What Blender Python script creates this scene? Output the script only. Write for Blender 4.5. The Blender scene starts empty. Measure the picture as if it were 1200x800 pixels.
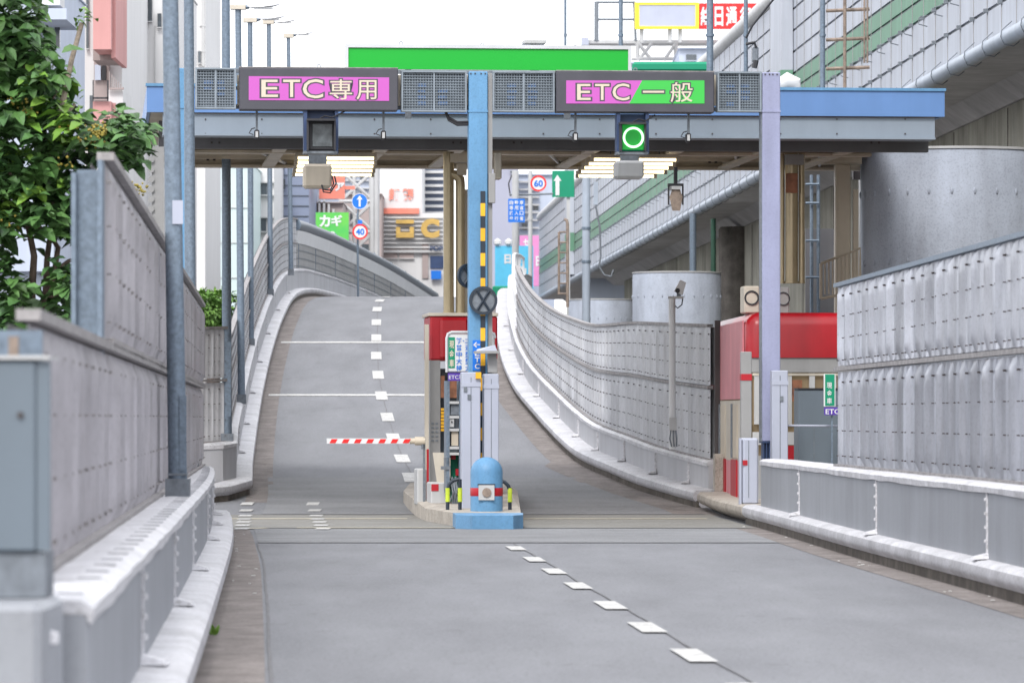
import bpy, math, random
import numpy as np
from mathutils import Vector, Matrix
random.seed(7)
S = bpy.context.scene
C = S.collection
# ------------------------------------------------------------------ camera
F, HZ, EYE = 5400.0, 489.0, 1.7          # focal length and horizon row of the 1200 px wide photograph, eye height
cam = bpy.data.cameras.new('camera'); co = bpy.data.objects.new('camera', cam); C.objects.link(co)
co.location = (0, 0, EYE); co.rotation_euler = (math.pi/2, 0, 0)
cam.sensor_width = 36; cam.lens = 36*F/1200; cam.shift_y = (HZ-400)/1200.0
cam.clip_start = .5; cam.clip_end = 6000
cam.dof.use_dof = True; cam.dof.focus_distance = 76; cam.dof.aperture_fstop = 4.8
S.camera = co
# ------------------------------------------------------------------ light
SUN_EL, SUN_AZ = math.radians(44), math.radians(192)     # high, behind the photographer, veiled by thin cloud
w = bpy.data.worlds.new("World"); S.world = w; w.use_nodes = True
n = w.node_tree.nodes; l = w.node_tree.links
bg = n['Background']; bg.inputs['Strength'].default_value = .15
sky = n.new('ShaderNodeTexSky'); sky.sky_type = 'NISHITA'; sky.sun_disc = False
sky.sun_elevation = SUN_EL; sky.sun_rotation = SUN_AZ; sky.air_density = 1.0; sky.dust_density = 2.5
cl = n.new('ShaderNodeTexNoise'); cl.inputs['Scale'].default_value = 2.2; cl.inputs['Detail'].default_value = 5
tc = n.new('ShaderNodeTexCoord'); mp = n.new('ShaderNodeMapping'); mp.inputs['Scale'].default_value = (1, 1, 3)
l.new(tc.outputs['Generated'], mp.inputs[0]); l.new(mp.outputs[0], cl.inputs['Vector'])
rmp = n.new('ShaderNodeValToRGB'); rmp.color_ramp.elements[0].color = (8.0, 8.1, 8.5, 1); rmp.color_ramp.elements[1].color = (9.4, 9.4, 9.6, 1)
l.new(cl.outputs['Fac'], rmp.inputs[0])
mx = n.new('ShaderNodeMixRGB'); mx.inputs[0].default_value = .86
l.new(sky.outputs[0], mx.inputs[1]); l.new(rmp.outputs[0], mx.inputs[2]); l.new(mx.outputs[0], bg.inputs['Color'])
sd = bpy.data.lights.new('sun', 'SUN'); sd.energy = 1.45; sd.angle = math.radians(14); sd.color = (1, .975, .94)
so = bpy.data.objects.new('sun', sd); C.objects.link(so)
dirv = Vector((math.sin(SUN_AZ)*math.cos(SUN_EL), math.cos(SUN_AZ)*math.cos(SUN_EL), math.sin(SUN_EL)))
so.rotation_euler = dirv.to_track_quat('Z', 'Y').to_euler()
S.view_settings.view_transform = 'Standard'; S.view_settings.look = 'None'; S.view_settings.gamma = 1
S.view_settings.exposure = 0.78
S.render.engine = 'CYCLES'; S.cycles.max_bounces = 8
# ------------------------------------------------------------------ materials
def lin(c):
    if isinstance(c, str):
        c = c.lstrip('#'); v = [int(c[i:i+2], 16)/255 for i in (0, 2, 4)]
        return tuple(x/12.92 if x <= .04045 else ((x+.055)/1.055)**2.4 for x in v)+(1,)
    return tuple(c)+(1,)
def mat(name, col, rough=.6, metal=0, var=.1, scale=2.0, streak=0, col2=None, spot=0, bump=0, bscale=60, emit=0, spec=.4, rust=0, stretch=(1, 1, 1), island=0, road=0):
    m = bpy.data.materials.new(name); m.use_nodes = True
    N = m.node_tree.nodes; L = m.node_tree.links; P = N['Principled BSDF']
    P.inputs['Roughness'].default_value = rough; P.inputs['Metallic'].default_value = metal
    P.inputs['Specular IOR Level'].default_value = spec
    c = lin(col); g = N.new('ShaderNodeNewGeometry'); pos = g.outputs['Position']
    def noise(sc, det=4, st=(1, 1, 1), off=0):
        mpn = N.new('ShaderNodeMapping'); mpn.inputs['Scale'].default_value = st; mpn.inputs['Location'].default_value = (off, off, off)
        L.new(pos, mpn.inputs[0]); t = N.new('ShaderNodeTexNoise'); t.inputs['Scale'].default_value = sc; t.inputs['Detail'].default_value = det
        t.inputs['Roughness'].default_value = .62
        L.new(mpn.outputs[0], t.inputs['Vector']); return t.outputs['Fac']
    def ramp(src, a, b, ca, cb):
        r = N.new('ShaderNodeValToRGB'); r.color_ramp.elements[0].position = a; r.color_ramp.elements[1].position = b
        r.color_ramp.elements[0].color = ca; r.color_ramp.elements[1].color = cb; L.new(src, r.inputs[0]); return r.outputs[0]
    if emit: c = tuple(x*.45 for x in c[:3])+(1,)
    c2 = lin(col2) if col2 else tuple(x*(1-2*var) for x in c[:3])+(1,)
    c1 = c if col2 else tuple(min(1, x*(1+var)) for x in c[:3])+(1,)
    out = ramp(noise(scale, 5, stretch), .3, .7, c2, c1)
    def mul(a, b, fac=1):
        q = N.new('ShaderNodeMixRGB'); q.blend_type = 'MULTIPLY'; q.inputs[0].default_value = fac
        L.new(a, q.inputs[1]); L.new(b, q.inputs[2]); return q.outputs[0]
    if streak: out = mul(out, ramp(noise(1.6, 5, (1.3, 1.3, .15), 3), .36, .66, (.42, .40, .37, 1), (1, 1, 1, 1)), streak)
    if spot: out = mul(out, ramp(noise(26, 3, (1, 1, 1), 9), .36, .5, (.5, .49, .47, 1), (1, 1, 1, 1)), spot)
    if road:      # worn patches, oil drips and aggregate speckle
        out = mul(out, ramp(noise(.9, 7, (1, .3, 1), 31), .30, .60, (.88, .88, .89, 1), (1, 1, 1, 1)), .7)
        out = mul(out, ramp(noise(2.2, 2, (1, .35, 1), 41), .66, .70, (1, 1, 1, 1), (.82, .81, .81, 1)), .5)
        vo = N.new('ShaderNodeTexVoronoi'); vo.inputs['Scale'].default_value = 55; L.new(pos, vo.inputs['Vector'])
        out = mul(out, ramp(vo.outputs['Distance'], .1, .7, (.80, .80, .80, 1), (1.15, 1.15, 1.15, 1)), .7)
    if rust:
        q = N.new('ShaderNodeMixRGB'); L.new(ramp(noise(2.3, 8, (2.5, 2.5, 1), 17), .60, .74, (0, 0, 0, 1), (rust, rust, rust, 1)), q.inputs[0])
        L.new(out, q.inputs[1]); q.inputs[2].default_value = (.19, .11, .075, 1); out = q.outputs[0]
    if island:
        h = N.new('ShaderNodeHueSaturation'); mr = N.new('ShaderNodeMapRange'); mr.inputs['To Min'].default_value = 1-island; mr.inputs['To Max'].default_value = 1+island
        L.new(g.outputs['Random Per Island'], mr.inputs['Value']); L.new(mr.outputs[0], h.inputs['Value']); L.new(out, h.inputs['Color']); out = h.outputs[0]
    L.new(out, P.inputs['Base Color'])
    if emit:
        P.inputs['Emission Color'].default_value = lin(col); P.inputs['Emission Strength'].default_value = emit
    if bump:
        b = N.new('ShaderNodeBump'); b.inputs['Strength'].default_value = bump; b.inputs['Distance'].default_value = .02
        L.new(noise(bscale, 4), b.inputs['Height']); L.new(b.outputs[0], P.inputs['Normal'])
    return m
M = dict(
 road=mat('asphalt', (.19, .195, .21), .85, var=.08, scale=.7, spot=.5, streak=0, bump=.5, bscale=38, stretch=(1.5, .22, 1), road=1),
 road2=mat('asphalt_patch', (.208, .213, .222), .85, var=.10, scale=.8, spot=.5, bump=.5, bscale=38, stretch=(.6, 1.2, 1), road=1),
 gutter=mat('gutter_concrete', (.24, .215, .205), .9, col2=(.135, .118, .11), scale=2.6, spot=.6, stretch=(1, .6, 1), bump=.3, bscale=30),
 joint=mat('joint_concrete', (.225, .222, .21), .8, col2=(.155, .148, .13), scale=1.1, spot=.4, stretch=(.6, 3, 1)),
 tar=mat('tar_seam', (.135, .135, .142), .8),
 paint=mat('road_paint', (.58, .58, .57), .8, var=.14, scale=5, spot=.8, streak=.25, bump=.2, bscale=50),
 yel=mat('worn_line', (.55, .50, .38), .8, var=.15, scale=4, spot=.5),
 kerb=mat('white_coated_kerb', (.53, .53, .56), .55, var=.12, scale=1.5, spot=.5, streak=.22, rust=.08, bump=.15, bscale=18),
 kerbd=mat('shaded_kerb_face', (.13, .115, .10), .9, var=.25, scale=4, streak=.6),  # dark colour paints in the shade under the kerb lip
 kerbb=mat('bare_concrete_kerb', (.44, .40, .35), .85, var=.12, scale=3, spot=.5, streak=.3),
 wall=mat('grey_wall_sheet', (.29, .305, .335), .5, var=.07, scale=.5, streak=.22, spot=.12),
 cap=mat('white_cap', (.60, .60, .63), .55, var=.12, scale=2.2, spot=.55, streak=.22, rust=.08, bump=.3, bscale=14),
 corr=mat('weathered_barrier_sheet', (.52, .54, .60), .36, metal=.5, var=.20, scale=.9, streak=.35, spot=.2, rust=.12, stretch=(1.6, 1.6, .35)),
 corrp=mat('pale_barrier_sheet', (.60, .61, .64), .45, metal=.15, var=.12, scale=.9, streak=.3, spot=.2, rust=.10, stretch=(1.6, 1.6, .35)),
 wallp=mat('pale_wall_sheet', (.45, .455, .48), .5, var=.05, scale=.5, streak=.25),
 corrl=mat('weathered_left_sheet', (.52, .50, .53), .42, metal=.45, var=.16, scale=1.0, streak=.25, spot=.15, rust=.18, stretch=(1.4, 1.4, .4)),
 rail=mat('rusty_rail', (.30, .285, .285), .6, metal=.3, var=.2, scale=6, spot=.4, rust=.25),
 bolt=mat('dark_bolt', (.07, .06, .06), .6, metal=.4),
 galv=mat('galvanised_steel', (.165, .21, .265), .5, metal=.3, var=.14, scale=22, spot=.2),
 galvd=mat('galvanised_dark', (.17, .19, .215), .5, metal=.3, var=.14, scale=14),
 cab=mat('cabinet_grey', (.125, .155, .185), .5, var=.04, scale=1.5, streak=.1),
 lblue=mat('light_blue_paint', (.125, .30, .51), .5, var=.07, scale=1.2, streak=.38, spot=.22, rust=.08),
 fascia=mat('fascia_blue', (.12, .235, .48), .45, var=.04, scale=.8, streak=.15),
 lav=mat('lavender_paint', (.32, .34, .50), .45, var=.05, scale=1, streak=.3, spot=.12),
 duct=mat('pale_duct', (.38, .405, .49), .4, var=.03, scale=1, streak=.1),
 beam=mat('beam_grey', (.235, .28, .335), .5, var=.05, scale=.7, streak=.15),
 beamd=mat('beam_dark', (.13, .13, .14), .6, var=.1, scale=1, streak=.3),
 beige=mat('beige_steel', (.58, .51, .41), .5, var=.08, scale=.9, streak=.35, rust=.2),
 soffit=mat('soffit', (.50, .45, .37), .7, var=.1, scale=1),
 gold=mat('beige_glossy_pipe', (.47, .39, .25), .25, metal=.35, var=.08, scale=1.2, streak=.35),
 signf=mat('sign_housing', (.065, .065, .08), .5, var=.08, scale=2),
 meshb=mat('grille_grey', (.14, .17, .20), .5, metal=.2, var=.12, scale=3),
 meshf=mat('grille_frame', (.24, .28, .32), .5, metal=.2, var=.1, scale=3),
 pink=mat('led_pink', (.70, .14, .62), .5, var=0, emit=.24),
 ledg=mat('led_green', (.06, .62, .09), .5, var=0, emit=.28),
 cream=mat('led_cream', (.95, .82, .66), .5, var=0, emit=.17),
 dark=mat('dark_plastic', (.025, .025, .03), .5),
 lens=mat('unlit_lens', (.10, .115, .125), .3, var=.25, scale=9),
 gring=mat('signal_ring', (.45, 1, .5), .5, var=0, emit=1.3),
 gglow=mat('signal_green', (.0, .32, .03), .4, var=0, emit=.35),
 bgreen=mat('blank_green_board', (.0, .37, .025), .45, var=.02, scale=.4),
 alu=mat('aluminium', (.55, .56, .58), .4, metal=.3, var=.06),
 tube=mat('fluorescent', (1, .84, .50), .4, var=0, emit=2.4),
 red=mat('booth_red', (.38, .004, .012), .33, var=.12, scale=.9, streak=.35, spec=.5),
 redd=mat('booth_red_flat', (.40, .012, .022), .45, var=.06, scale=1.5, streak=.2),
 pinkw=mat('faded_pink_side', (.62, .22, .25), .5, var=.07, scale=1.0, streak=.28),
 grey=mat('mid_grey_paint', (.29, .29, .29), .5, var=.06, scale=1.2, streak=.2),
 lgrey=mat('light_grey_paint', (.47, .475, .48), .45, var=.05, scale=1.2, streak=.2),
 ivory=mat('ivory_paint', (.56, .51, .43), .5, var=.06, scale=1.3, streak=.28),
 brown=mat('brown_panel', (.30, .125, .065), .5, var=.25, scale=5),
 glass=mat('dark_glass', (.07, .085, .10), .12, var=.3, scale=.8, spec=.6),
 wglow=mat('lit_interior', (.42, .31, .17), .6, col2=(.10, .07, .05), scale=1.6, emit=.10),
 yellow=mat('hazard_yellow', (.80, .42, .02), .5, var=.08),
 black=mat('hazard_black', (.02, .03, .045), .45),
 fluo=mat('fluorescent_yellow', (.50, .62, .05), .4),
 white=mat('white_paint', (.66, .67, .68), .5, var=.03, scale=1.5, streak=.1),
 sgreen=mat('sign_green', (.0, .235, .125), .5, var=.03), sblue=mat('sign_blue', (.005, .15, .60), .5, var=.03),
 purple=mat('sign_purple', (.085, .035, .33), .5, var=.03), sred=mat('sign_red', (.68, .02, .02), .5, var=.05),
 greend=mat('dark_green_paint', (.02, .07, .045), .6, var=.1, streak=.3),
 navy=mat('navy', (.03, .055, .13), .5, var=.12),
 conc=mat('pale_concrete', (.40, .44, .52), .8, var=.08, scale=.9, streak=.33, spot=.3, bump=.4, bscale=9),
 concb=mat('brown_concrete', (.15, .135, .12), .9, var=.2, scale=2.0, streak=.5, spot=.4, bump=.3, bscale=14),
 concw=mat('stained_concrete', (.34, .33, .28), .9, var=.18, scale=.5, streak=.5, spot=.2),
 deck=mat('girder_grey', (.48, .47, .48), .8, var=.1, scale=.5, streak=.3),
 xpan=mat('expressway_panel', (.44, .47, .53), .6, var=.05, scale=.4, streak=.25),
 xgrn=mat('expressway_green', (.13, .28, .19), .6, var=.06, scale=.5, streak=.25),
 xpipe=mat('expressway_pipe', (.34, .39, .46), .45, var=.06, scale=.6, streak=.25),
 rusty=mat('brown_rust_steel', (.28, .22, .18), .7, var=.25, scale=5, spot=.4),
 bwhite=mat('building_white', (.60, .60, .605), .8, var=.03, scale=.2, streak=.12),
 bcool=mat('building_cool_white', (.45, .50, .60), .8, var=.04, scale=.2, streak=.12),
 bpink=mat('building_pink', (.52, .27, .26), .8, var=.05, scale=.3, streak=.15),
 baqua=mat('building_aqua', (.50, .60, .61), .6, var=.05, scale=.15),
 bnavy=mat('building_navy', (.20, .235, .33), .6, var=.08, scale=.1),  # lightened so distance haze is painted into the navy
 bgrey=mat('building_grey', (.33, .34, .42), .8, var=.04, scale=.1),
 bbrown=mat('building_brown', (.36, .30, .29), .8, var=.15, scale=.3),  # brown paled to carry background haze in the colour
 orange=mat('ochre_pipe', (.62, .40, .20), .5, var=.1),
 signpink=mat('magenta_board', (.60, .22, .45), .6, var=.05), signcyan=mat('cyan_board', (.10, .48, .72), .6, var=.05),  # board colours muted to paint in background haze
 signlime=mat('lime_board', (.16, .52, .06), .6, col2=(.05, .42, .10), scale=.6),
 coral=mat('coral_letters', (.72, .22, .16), .6, var=.05), ochre=mat('ochre_letters', (.55, .36, .10), .5, var=.12),
 yframe=mat('yellow_frame', (.85, .65, .04), .5),
 leaf=mat('leaves', (.08, .175, .038), .55, col2=(.026, .078, .026), scale=2.4, island=.5, spec=.55),
 leafl=mat('young_leaves', (.17, .30, .045), .5, col2=(.09, .20, .03), scale=2.4, island=.35),
 leafd=mat('distant_leaves', (.17, .30, .05), .6, col2=(.07, .16, .03), scale=1.2, island=.4),
 bark=mat('bark', (.13, .095, .075), .9, var=.3, scale=9), barkl=mat('pale_bark', (.30, .25, .20), .9, var=.3, scale=12),
 berry=mat('yellow_berries', (.42, .33, .06), .4, col2=(.12, .10, .02), scale=18),
 ground=mat('ground', (.17, .165, .155), .95, var=.2, scale=.1))
# ------------------------------------------------------------------ geometry helpers
GA = math.atan(.09); GC, GS = math.cos(GA), math.sin(GA); GY = 75.0       # the toll gate stands slightly askew to the view
def at(px, py, Y): return Vector(((px-600)*Y/F, Y, EYE-(py-HZ)*Y/F))
def gu(px, v):
    k = (px-600)/F; return (k*(GY+v*GC)+v*GS)/(GC-k*GS)
def gw(u, v, z): return Vector((u*GC-v*GS, GY+u*GS+v*GC, z))
def gz(py, u, v): return EYE-(py-HZ)*(GY+u*GS+v*GC)/F
def gp(px, py, v):
    u = gu(px, v); return gw(u, v, gz(py, u, v))
class MB:
    def __init__(s): s.v = []; s.f = []; s.smooth = False; s.g = []
    def add(s, vs, fs):
        b = len(s.v); s.g.append((b, len(s.f))); s.v += [tuple(x) for x in vs]; s.f += [tuple(i+b for i in f) for f in fs]; return s
    def hexa(s, p): return s.add(p, [(0, 3, 2, 1), (4, 5, 6, 7), (0, 1, 5, 4), (1, 2, 6, 5), (2, 3, 7, 6), (3, 0, 4, 7)])
    def box(s, x0, x1, y0, y1, z0, z1):
        return s.hexa([(x0, y0, z0), (x1, y0, z0), (x1, y1, z0), (x0, y1, z0), (x0, y0, z1), (x1, y0, z1), (x1, y1, z1), (x0, y1, z1)])
    def bev(s, p, b):        # chamfered box through its 8 corners: p as in hexa; chamfer in own axes
        o = Vector(p[0]); ex = Vector(p[1])-o; ey = Vector(p[3])-o; ez = Vector(p[4])-o
        lx, ly, lz = ex.length, ey.length, ez.length; ex /= lx; ey /= ly; ez /= lz
        b = min(b, lx*.45, ly*.45, lz*.45); vs = []; idx = {}
        for i in (0, 1):
            for j in (0, 1):
                for k in (0, 1):
                    for a in range(3):
                        c = [i*lx, j*ly, k*lz]; sg = [1-2*i, 1-2*j, 1-2*k]
                        for q in range(3):
                            if q != a: c[q] += sg[q]*b
                        idx[(i, j, k, a)] = len(vs); vs.append(o+ex*c[0]+ey*c[1]+ez*c[2])
        fs = []
        for a in range(3):
            u, v = [(1, 2), (2, 0), (0, 1)][a]
            for sd_ in (0, 1):
                q = []
                for (m_, n_) in ((0, 0), (1, 0), (1, 1), (0, 1)):
                    t = [0, 0, 0]; t[a] = sd_; t[u] = m_; t[v] = n_; q.append(idx[(t[0], t[1], t[2], a)])
                fs.append(tuple(q if sd_ else q[::-1]))
        for a in range(3):
            u, v = [(1, 2), (2, 0), (0, 1)][a]
            for m_ in (0, 1):
                for n_ in (0, 1):
                    t0 = [0, 0, 0]; t0[u] = m_; t0[v] = n_; t1 = list(t0); t1[a] = 1
                    fs.append((idx[(*t0, u)], idx[(*t1, u)], idx[(*t1, v)], idx[(*t0, v)]))
        for i in (0, 1):
            for j in (0, 1):
                for k in (0, 1): fs.append((idx[(i, j, k, 0)], idx[(i, j, k, 1)], idx[(i, j, k, 2)]))
        return s.add(vs, fs)
    def px(s, x0, x1, y0, y1, Y, d, b=0, zb=None):      # box whose front face fills pixels x0..x1, y0..y1 at distance Y
        a = at(x0, y1, Y); c = at(x1, y0, Y); z0 = a.z if zb is None else zb
        p = [(a.x, Y, z0), (c.x, Y, z0), (c.x, Y+d, z0), (a.x, Y+d, z0), (a.x, Y, c.z), (c.x, Y, c.z), (c.x, Y+d, c.z), (a.x, Y+d, c.z)]
        return s.bev(p, b) if b else s.hexa(p)
    def gb(s, x0, x1, y0, y1, v, d, b=0, zb=None, zt=None):    # the same in the gate's own frame, v behind the gate plane
        u0, u1 = gu(x0, v), gu(x1, v); um = (u0+u1)/2
        z0 = gz(y1, um, v) if zb is None else zb; z1 = gz(y0, um, v) if zt is None else zt
        return s.gl(u0, u1, v, v+d, z0, z1, b)
    def gl(s, u0, u1, v0, v1, z0, z1, b=0):
        p = [gw(u0, v0, z0), gw(u1, v0, z0), gw(u1, v1, z0), gw(u0, v1, z0), gw(u0, v0, z1), gw(u1, v0, z1), gw(u1, v1, z1), gw(u0, v1, z1)]
        return s.bev(p, b) if b else s.hexa(p)
    def tube(s, pts, r, n=10, cap=True):
        pts = [Vector(p) for p in pts]; R = r if isinstance(r, (list, tuple)) else [r]*len(pts); vs = []; fs = []; ref = None
        for i, p in enumerate(pts):
            t = (pts[min(i+1, len(pts)-1)]-pts[max(i-1, 0)]).normalized()
            if ref is None: ref = Vector((0, 0, 1)) if abs(t.z) < .9 else Vector((0, 1, 0))
            a = t.cross(ref).normalized(); b = a.cross(t).normalized(); ref = b
            for k in range(n):
                an = 2*math.pi*k/n; vs.append(p+(a*math.cos(an)+b*math.sin(an))*R[i])
        for i in range(len(pts)-1):
            for k in range(n): fs.append((i*n+k, i*n+(k+1) % n, (i+1)*n+(k+1) % n, (i+1)*n+k))
        if cap: fs.append(tuple(range(n))[::-1]); fs.append(tuple((len(pts)-1)*n+k for k in range(n)))
        return s.add(vs, fs)
    def disc(s, c, r, d=.03, n=28, r2=0, yaw=0):          # upright disc or ring facing the viewer
        c = Vector(c); vs = []; fs = []; cy, sy = math.cos(yaw), math.sin(yaw)
        for dd in (0, d):
            for rr in ((r, r2) if r2 else (r,)):
                for k in range(n):
                    a = 2*math.pi*k/n; x = rr*math.cos(a); vs.append(c+Vector((x*cy-dd*sy, x*sy+dd*cy, rr*math.sin(a))))
        for k in range(n):
            j = (k+1) % n
            if r2:
                fs += [(k, j, n+j, n+k), (2*n+k, 3*n+k, 3*n+j, 2*n+j), (k, 2*n+k, 2*n+j, j), (n+k, n+j, 3*n+j, 3*n+k)]
            else: fs.append((k, n+k, n+j, j))
        if not r2: fs += [tuple(range(n)), tuple(range(2*n-1, n-1, -1))]
        return s.add(vs, fs)
    def lathe(s, c, prof, n=28):
        c = Vector(c); vs = []; fs = []
        for r, z in prof:
            for k in range(n): a = 2*math.pi*k/n; vs.append(c+Vector((r*math.cos(a), r*math.sin(a), z)))
        for i in range(len(prof)-1):
            for k in range(n): fs.append((i*n+k, i*n+(k+1) % n, (i+1)*n+(k+1) % n, (i+1)*n+k))
        fs.append(tuple(range(n))[::-1]); fs.append(tuple((len(prof)-1)*n+k for k in range(n)))
        return s.add(vs, fs)
    def prism(s, poly, z0, z1):
        n_ = len(poly); z0f = z0 if callable(z0) else (lambda x, y: z0); z1f = z1 if callable(z1) else (lambda x, y: z1)
        vs = [(x, y, z0f(x, y)) for x, y in poly]+[(x, y, z1f(x, y)) for x, y in poly]
        return s.add(vs, [tuple(range(n_))[::-1], tuple(range(n_, 2*n_))]+[(i, (i+1) % n_, n_+(i+1) % n_, n_+i) for i in range(n_)])
    def sweep(s, path, prof, closed=False, caps=False):    # prof: (offset to the right of travel, height above path)
        vs = []; fs = []; m = len(prof); P_ = [Vector(p) for p in path]
        for i, p in enumerate(P_):
            t = P_[min(i+1, len(P_)-1)]-P_[max(i-1, 0)]; t.z = 0; t.normalize(); r = Vector((t.y, -t.x, 0))
            for o, h in prof: vs.append(p+r*o+Vector((0, 0, h)))
        mm = m if closed else m-1
        for i in range(len(P_)-1):
            for k in range(mm): fs.append((i*m+k, (i+1)*m+k, (i+1)*m+(k+1) % m, i*m+(k+1) % m))
        if caps: fs.append(tuple(range(m))); fs.append(tuple((len(P_)-1)*m+k for k in range(m))[::-1])
        return s.add(vs, fs)
def text(body, offset=0.0, bold=0.0, ext=.0):
    cu = bpy.data.curves.new('t', 'FONT'); cu.body = body; cu.size = 1; cu.extrude = ext; cu.offset = offset+bold; cu.resolution_u = 3
    o = bpy.data.objects.new('t', cu); C.objects.link(o); dg = bpy.context.evaluated_depsgraph_get(); dg.update()
    me = bpy.data.meshes.new_from_object(o.evaluated_get(dg)); vs = [v.co.copy() for v in me.vertices]; fs = [tuple(p.vertices) for p in me.polygons]
    bpy.data.objects.remove(o); bpy.data.curves.remove(cu); bpy.data.meshes.remove(me); return vs, fs
def fit_text(mb, body, x0, x1, y0, y1, place, off=0, bold=.01, ext=.004, base=None):
    """letters filling a rectangle; place(fx, fy, d) -> world, fx right 0..1, fy up 0..1"""
    vs, fs = text(body, 0, bold)
    if not vs: return mb
    X0 = min(v.x for v in vs); X1 = max(v.x for v in vs); Y0 = min(v.y for v in vs); Y1 = max(v.y for v in vs)
    if off: vs, fs = text(body, off, bold)
    q = []
    for v in vs:
        fx = (v.x-X0)/(X1-X0 or 1); fy = (v.y-Y0)/(Y1-Y0 or 1); q.append(place(x0+(x1-x0)*fx, y1+(y0-y1)*fy, ext))
    return mb.add(q, fs)
def ptext(mb, body, x0, x1, y0, y1, Y, **k): return fit_text(mb, body, x0, x1, y0, y1, lambda a, b, d: at(a, b, Y), **k)
def gtext(mb, body, x0, x1, y0, y1, v, **k): return fit_text(mb, body, x0, x1, y0, y1, lambda a, b, d: gp(a, b, v), **k)
EACH = dict(bolts='bolt', splice_bolts='splice_bolt', rung='rung', baluster='baluster', post='post', leg='leg', stile='stile', pipe='pipe', clamp='clamp', shelf='shelf',
    pipe_hanger='pipe_hanger', joint_rail='joint_rail', purlin='purlin', yellow_stripe='yellow_stripe', black_stripe='black_stripe', red_marks='red_mark', cables='cable',
    foot_ribs='foot_rib', louvres='louvre', upright='upright', lattice_brace='lattice_brace', wall_rib='wall_rib', balcony_band='balcony_band', slat='slat', floor_band='floor_band',
    railing='rail_bar', vent_slots='vent_slot', spiral_cord='cord_turn', lettering='letter', ochre_letters='ochre_letter', wall_joint='wall_joint', panel_joint='panel_joint',
    pipe_bracket='pipe_bracket', ladder_frame='ladder_bar', joint_strip='joint_strip', window_post='window_post', rim_bolts='bolt', truss='truss_bar', rib='rib', cross_bar='cross_bar',
    red_part='red_part', ledge='ledge', frame_bar='frame_bar', yellow_frame='frame_bar', lamp='lamp', dimples='dimple', desk_clutter='desk_item', tie_plug='tie_plug', berries='berry', wires='wire', support='support', wire_lines='wire_line', cable_loops='cable_loop', cable_loop='cable_loop')
def obj(name, mb, m, parent=None, smooth=False):
    if name in EACH and len(mb.g) > 1:
        if len(mb.g) <= 100:
            gg = mb.g+[(len(mb.v), len(mb.f))]; r = None
            for (v0, f0), (v1, f1) in zip(gg[:-1], gg[1:]):
                q = MB(); q.v = mb.v[v0:v1]; q.f = [tuple(i-v0 for i in f) for f in mb.f[f0:f1]]; r = obj1(EACH[name], q, m, parent, smooth)
            return r
        r = obj1(EACH[name], mb, m, parent, smooth); r['kind'] = 'stuff'; return r
    return obj1(name, mb, m, parent, smooth)
def obj1(name, mb, m, parent=None, smooth=False):
    me = bpy.data.meshes.new(name); me.from_pydata(mb.v, [], mb.f); me.validate(); me.update()
    me.materials.append(M[m] if isinstance(m, str) else m)
    o = bpy.data.objects.new(name, me); C.objects.link(o)
    if parent: o.parent = parent
    if smooth or mb.smooth:
        for p in me.polygons: p.use_smooth = True
        try: me.set_sharp_from_angle(angle=math.radians(40))
        except Exception: pass
    return o
def thing(name, label, cat, group=None):
    o = bpy.data.objects.new(name, None); C.objects.link(o); o['label'] = label; o['category'] = cat; o.empty_display_size = .2
    if group: o['group'] = group
    return o
def fam(o):
    r = [o]
    for c in o.children: r += fam(c)
    return r
def done(root):                       # move the root to the base of what it carries
    ms = [o for o in fam(root) if o.type == 'MESH']; co_ = np.concatenate([np.array([v.co[:] for v in o.data.vertices]) for o in ms if len(o.data.vertices)])
    lo = co_.min(0); hi = co_.max(0); b = Vector(((lo[0]+hi[0])/2, (lo[1]+hi[1])/2, lo[2])); root.location = b
    for o in ms: o.data.transform(Matrix.Translation(-b))
    return root
def single(name, mb, m, label, cat, group=None, smooth=False):
    o = obj(name, mb, m, smooth=smooth); o['label'] = label; o['category'] = cat
    if group: o['group'] = group
    return done(o)
def struct(name, mb, m, smooth=False, kind='structure'):
    o = obj(name, mb, m, smooth=smooth); o['kind'] = kind; return o
def dup(root, d, label):
    def cp(o, par):
        c = o.copy(); C.objects.link(c); c.parent = par
        for ch in list(o.children): cp(ch, c)
        return c
    r = cp(root, None); r.location = root.location+Vector(d); r['label'] = label; return r
# ------------------------------------------------------------------ the ramp's lines
def spline(pts):
    xs = np.array([p[0] for p in pts], float); ys = np.array([p[1] for p in pts], float)
    d = np.diff(ys)/np.diff(xs); m = np.zeros_like(ys); m[0] = d[0]; m[-1] = d[-1]
    for i in range(1, len(xs)-1): m[i] = 0 if d[i-1]*d[i] <= 0 else 2*d[i-1]*d[i]/(d[i-1]+d[i])
    def f(x):
        if x <= xs[0]: return float(ys[0]+(x-xs[0])*m[0])
        if x >= xs[-1]: return float(ys[-1]+(x-xs[-1])*m[-1])
        i = int(np.searchsorted(xs, x)-1); h = xs[i+1]-xs[i]; t = (x-xs[i])/h
        return float((2*t**3-3*t*t+1)*ys[i]+(t**3-2*t*t+t)*h*m[i]+(-2*t**3+3*t*t)*ys[i+1]+(t**3-t*t)*h*m[i+1])
    return f
ZR = spline([(0, 0), (78, 0), (82, .07), (86, .26), (90, .53), (96.5, .83), (103, 1.24), (109.5, 1.70), (116, 2.24), (122.5, 2.82), (129, 3.42), (135.5, 4.03), (142, 4.62), (148.5, 5.18), (155, 5.62), (162, 5.93), (170, 6.12), (178, 6.15), (200, 5.9), (235, 5.2)])
LX = spline([(4, -.72), (26.3, -1.83), (38, -2.43), (54.7, -3.32), (65.8, -4.0), (70, -4.28), (86, -4.85), (90, -5.07), (103, -5.70), (116, -6.25), (129, -6.69), (142, -7.02), (155, -7.2), (165, -7.15), (180, -6.5), (200, -5.2), (235, -3.2)])
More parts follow.
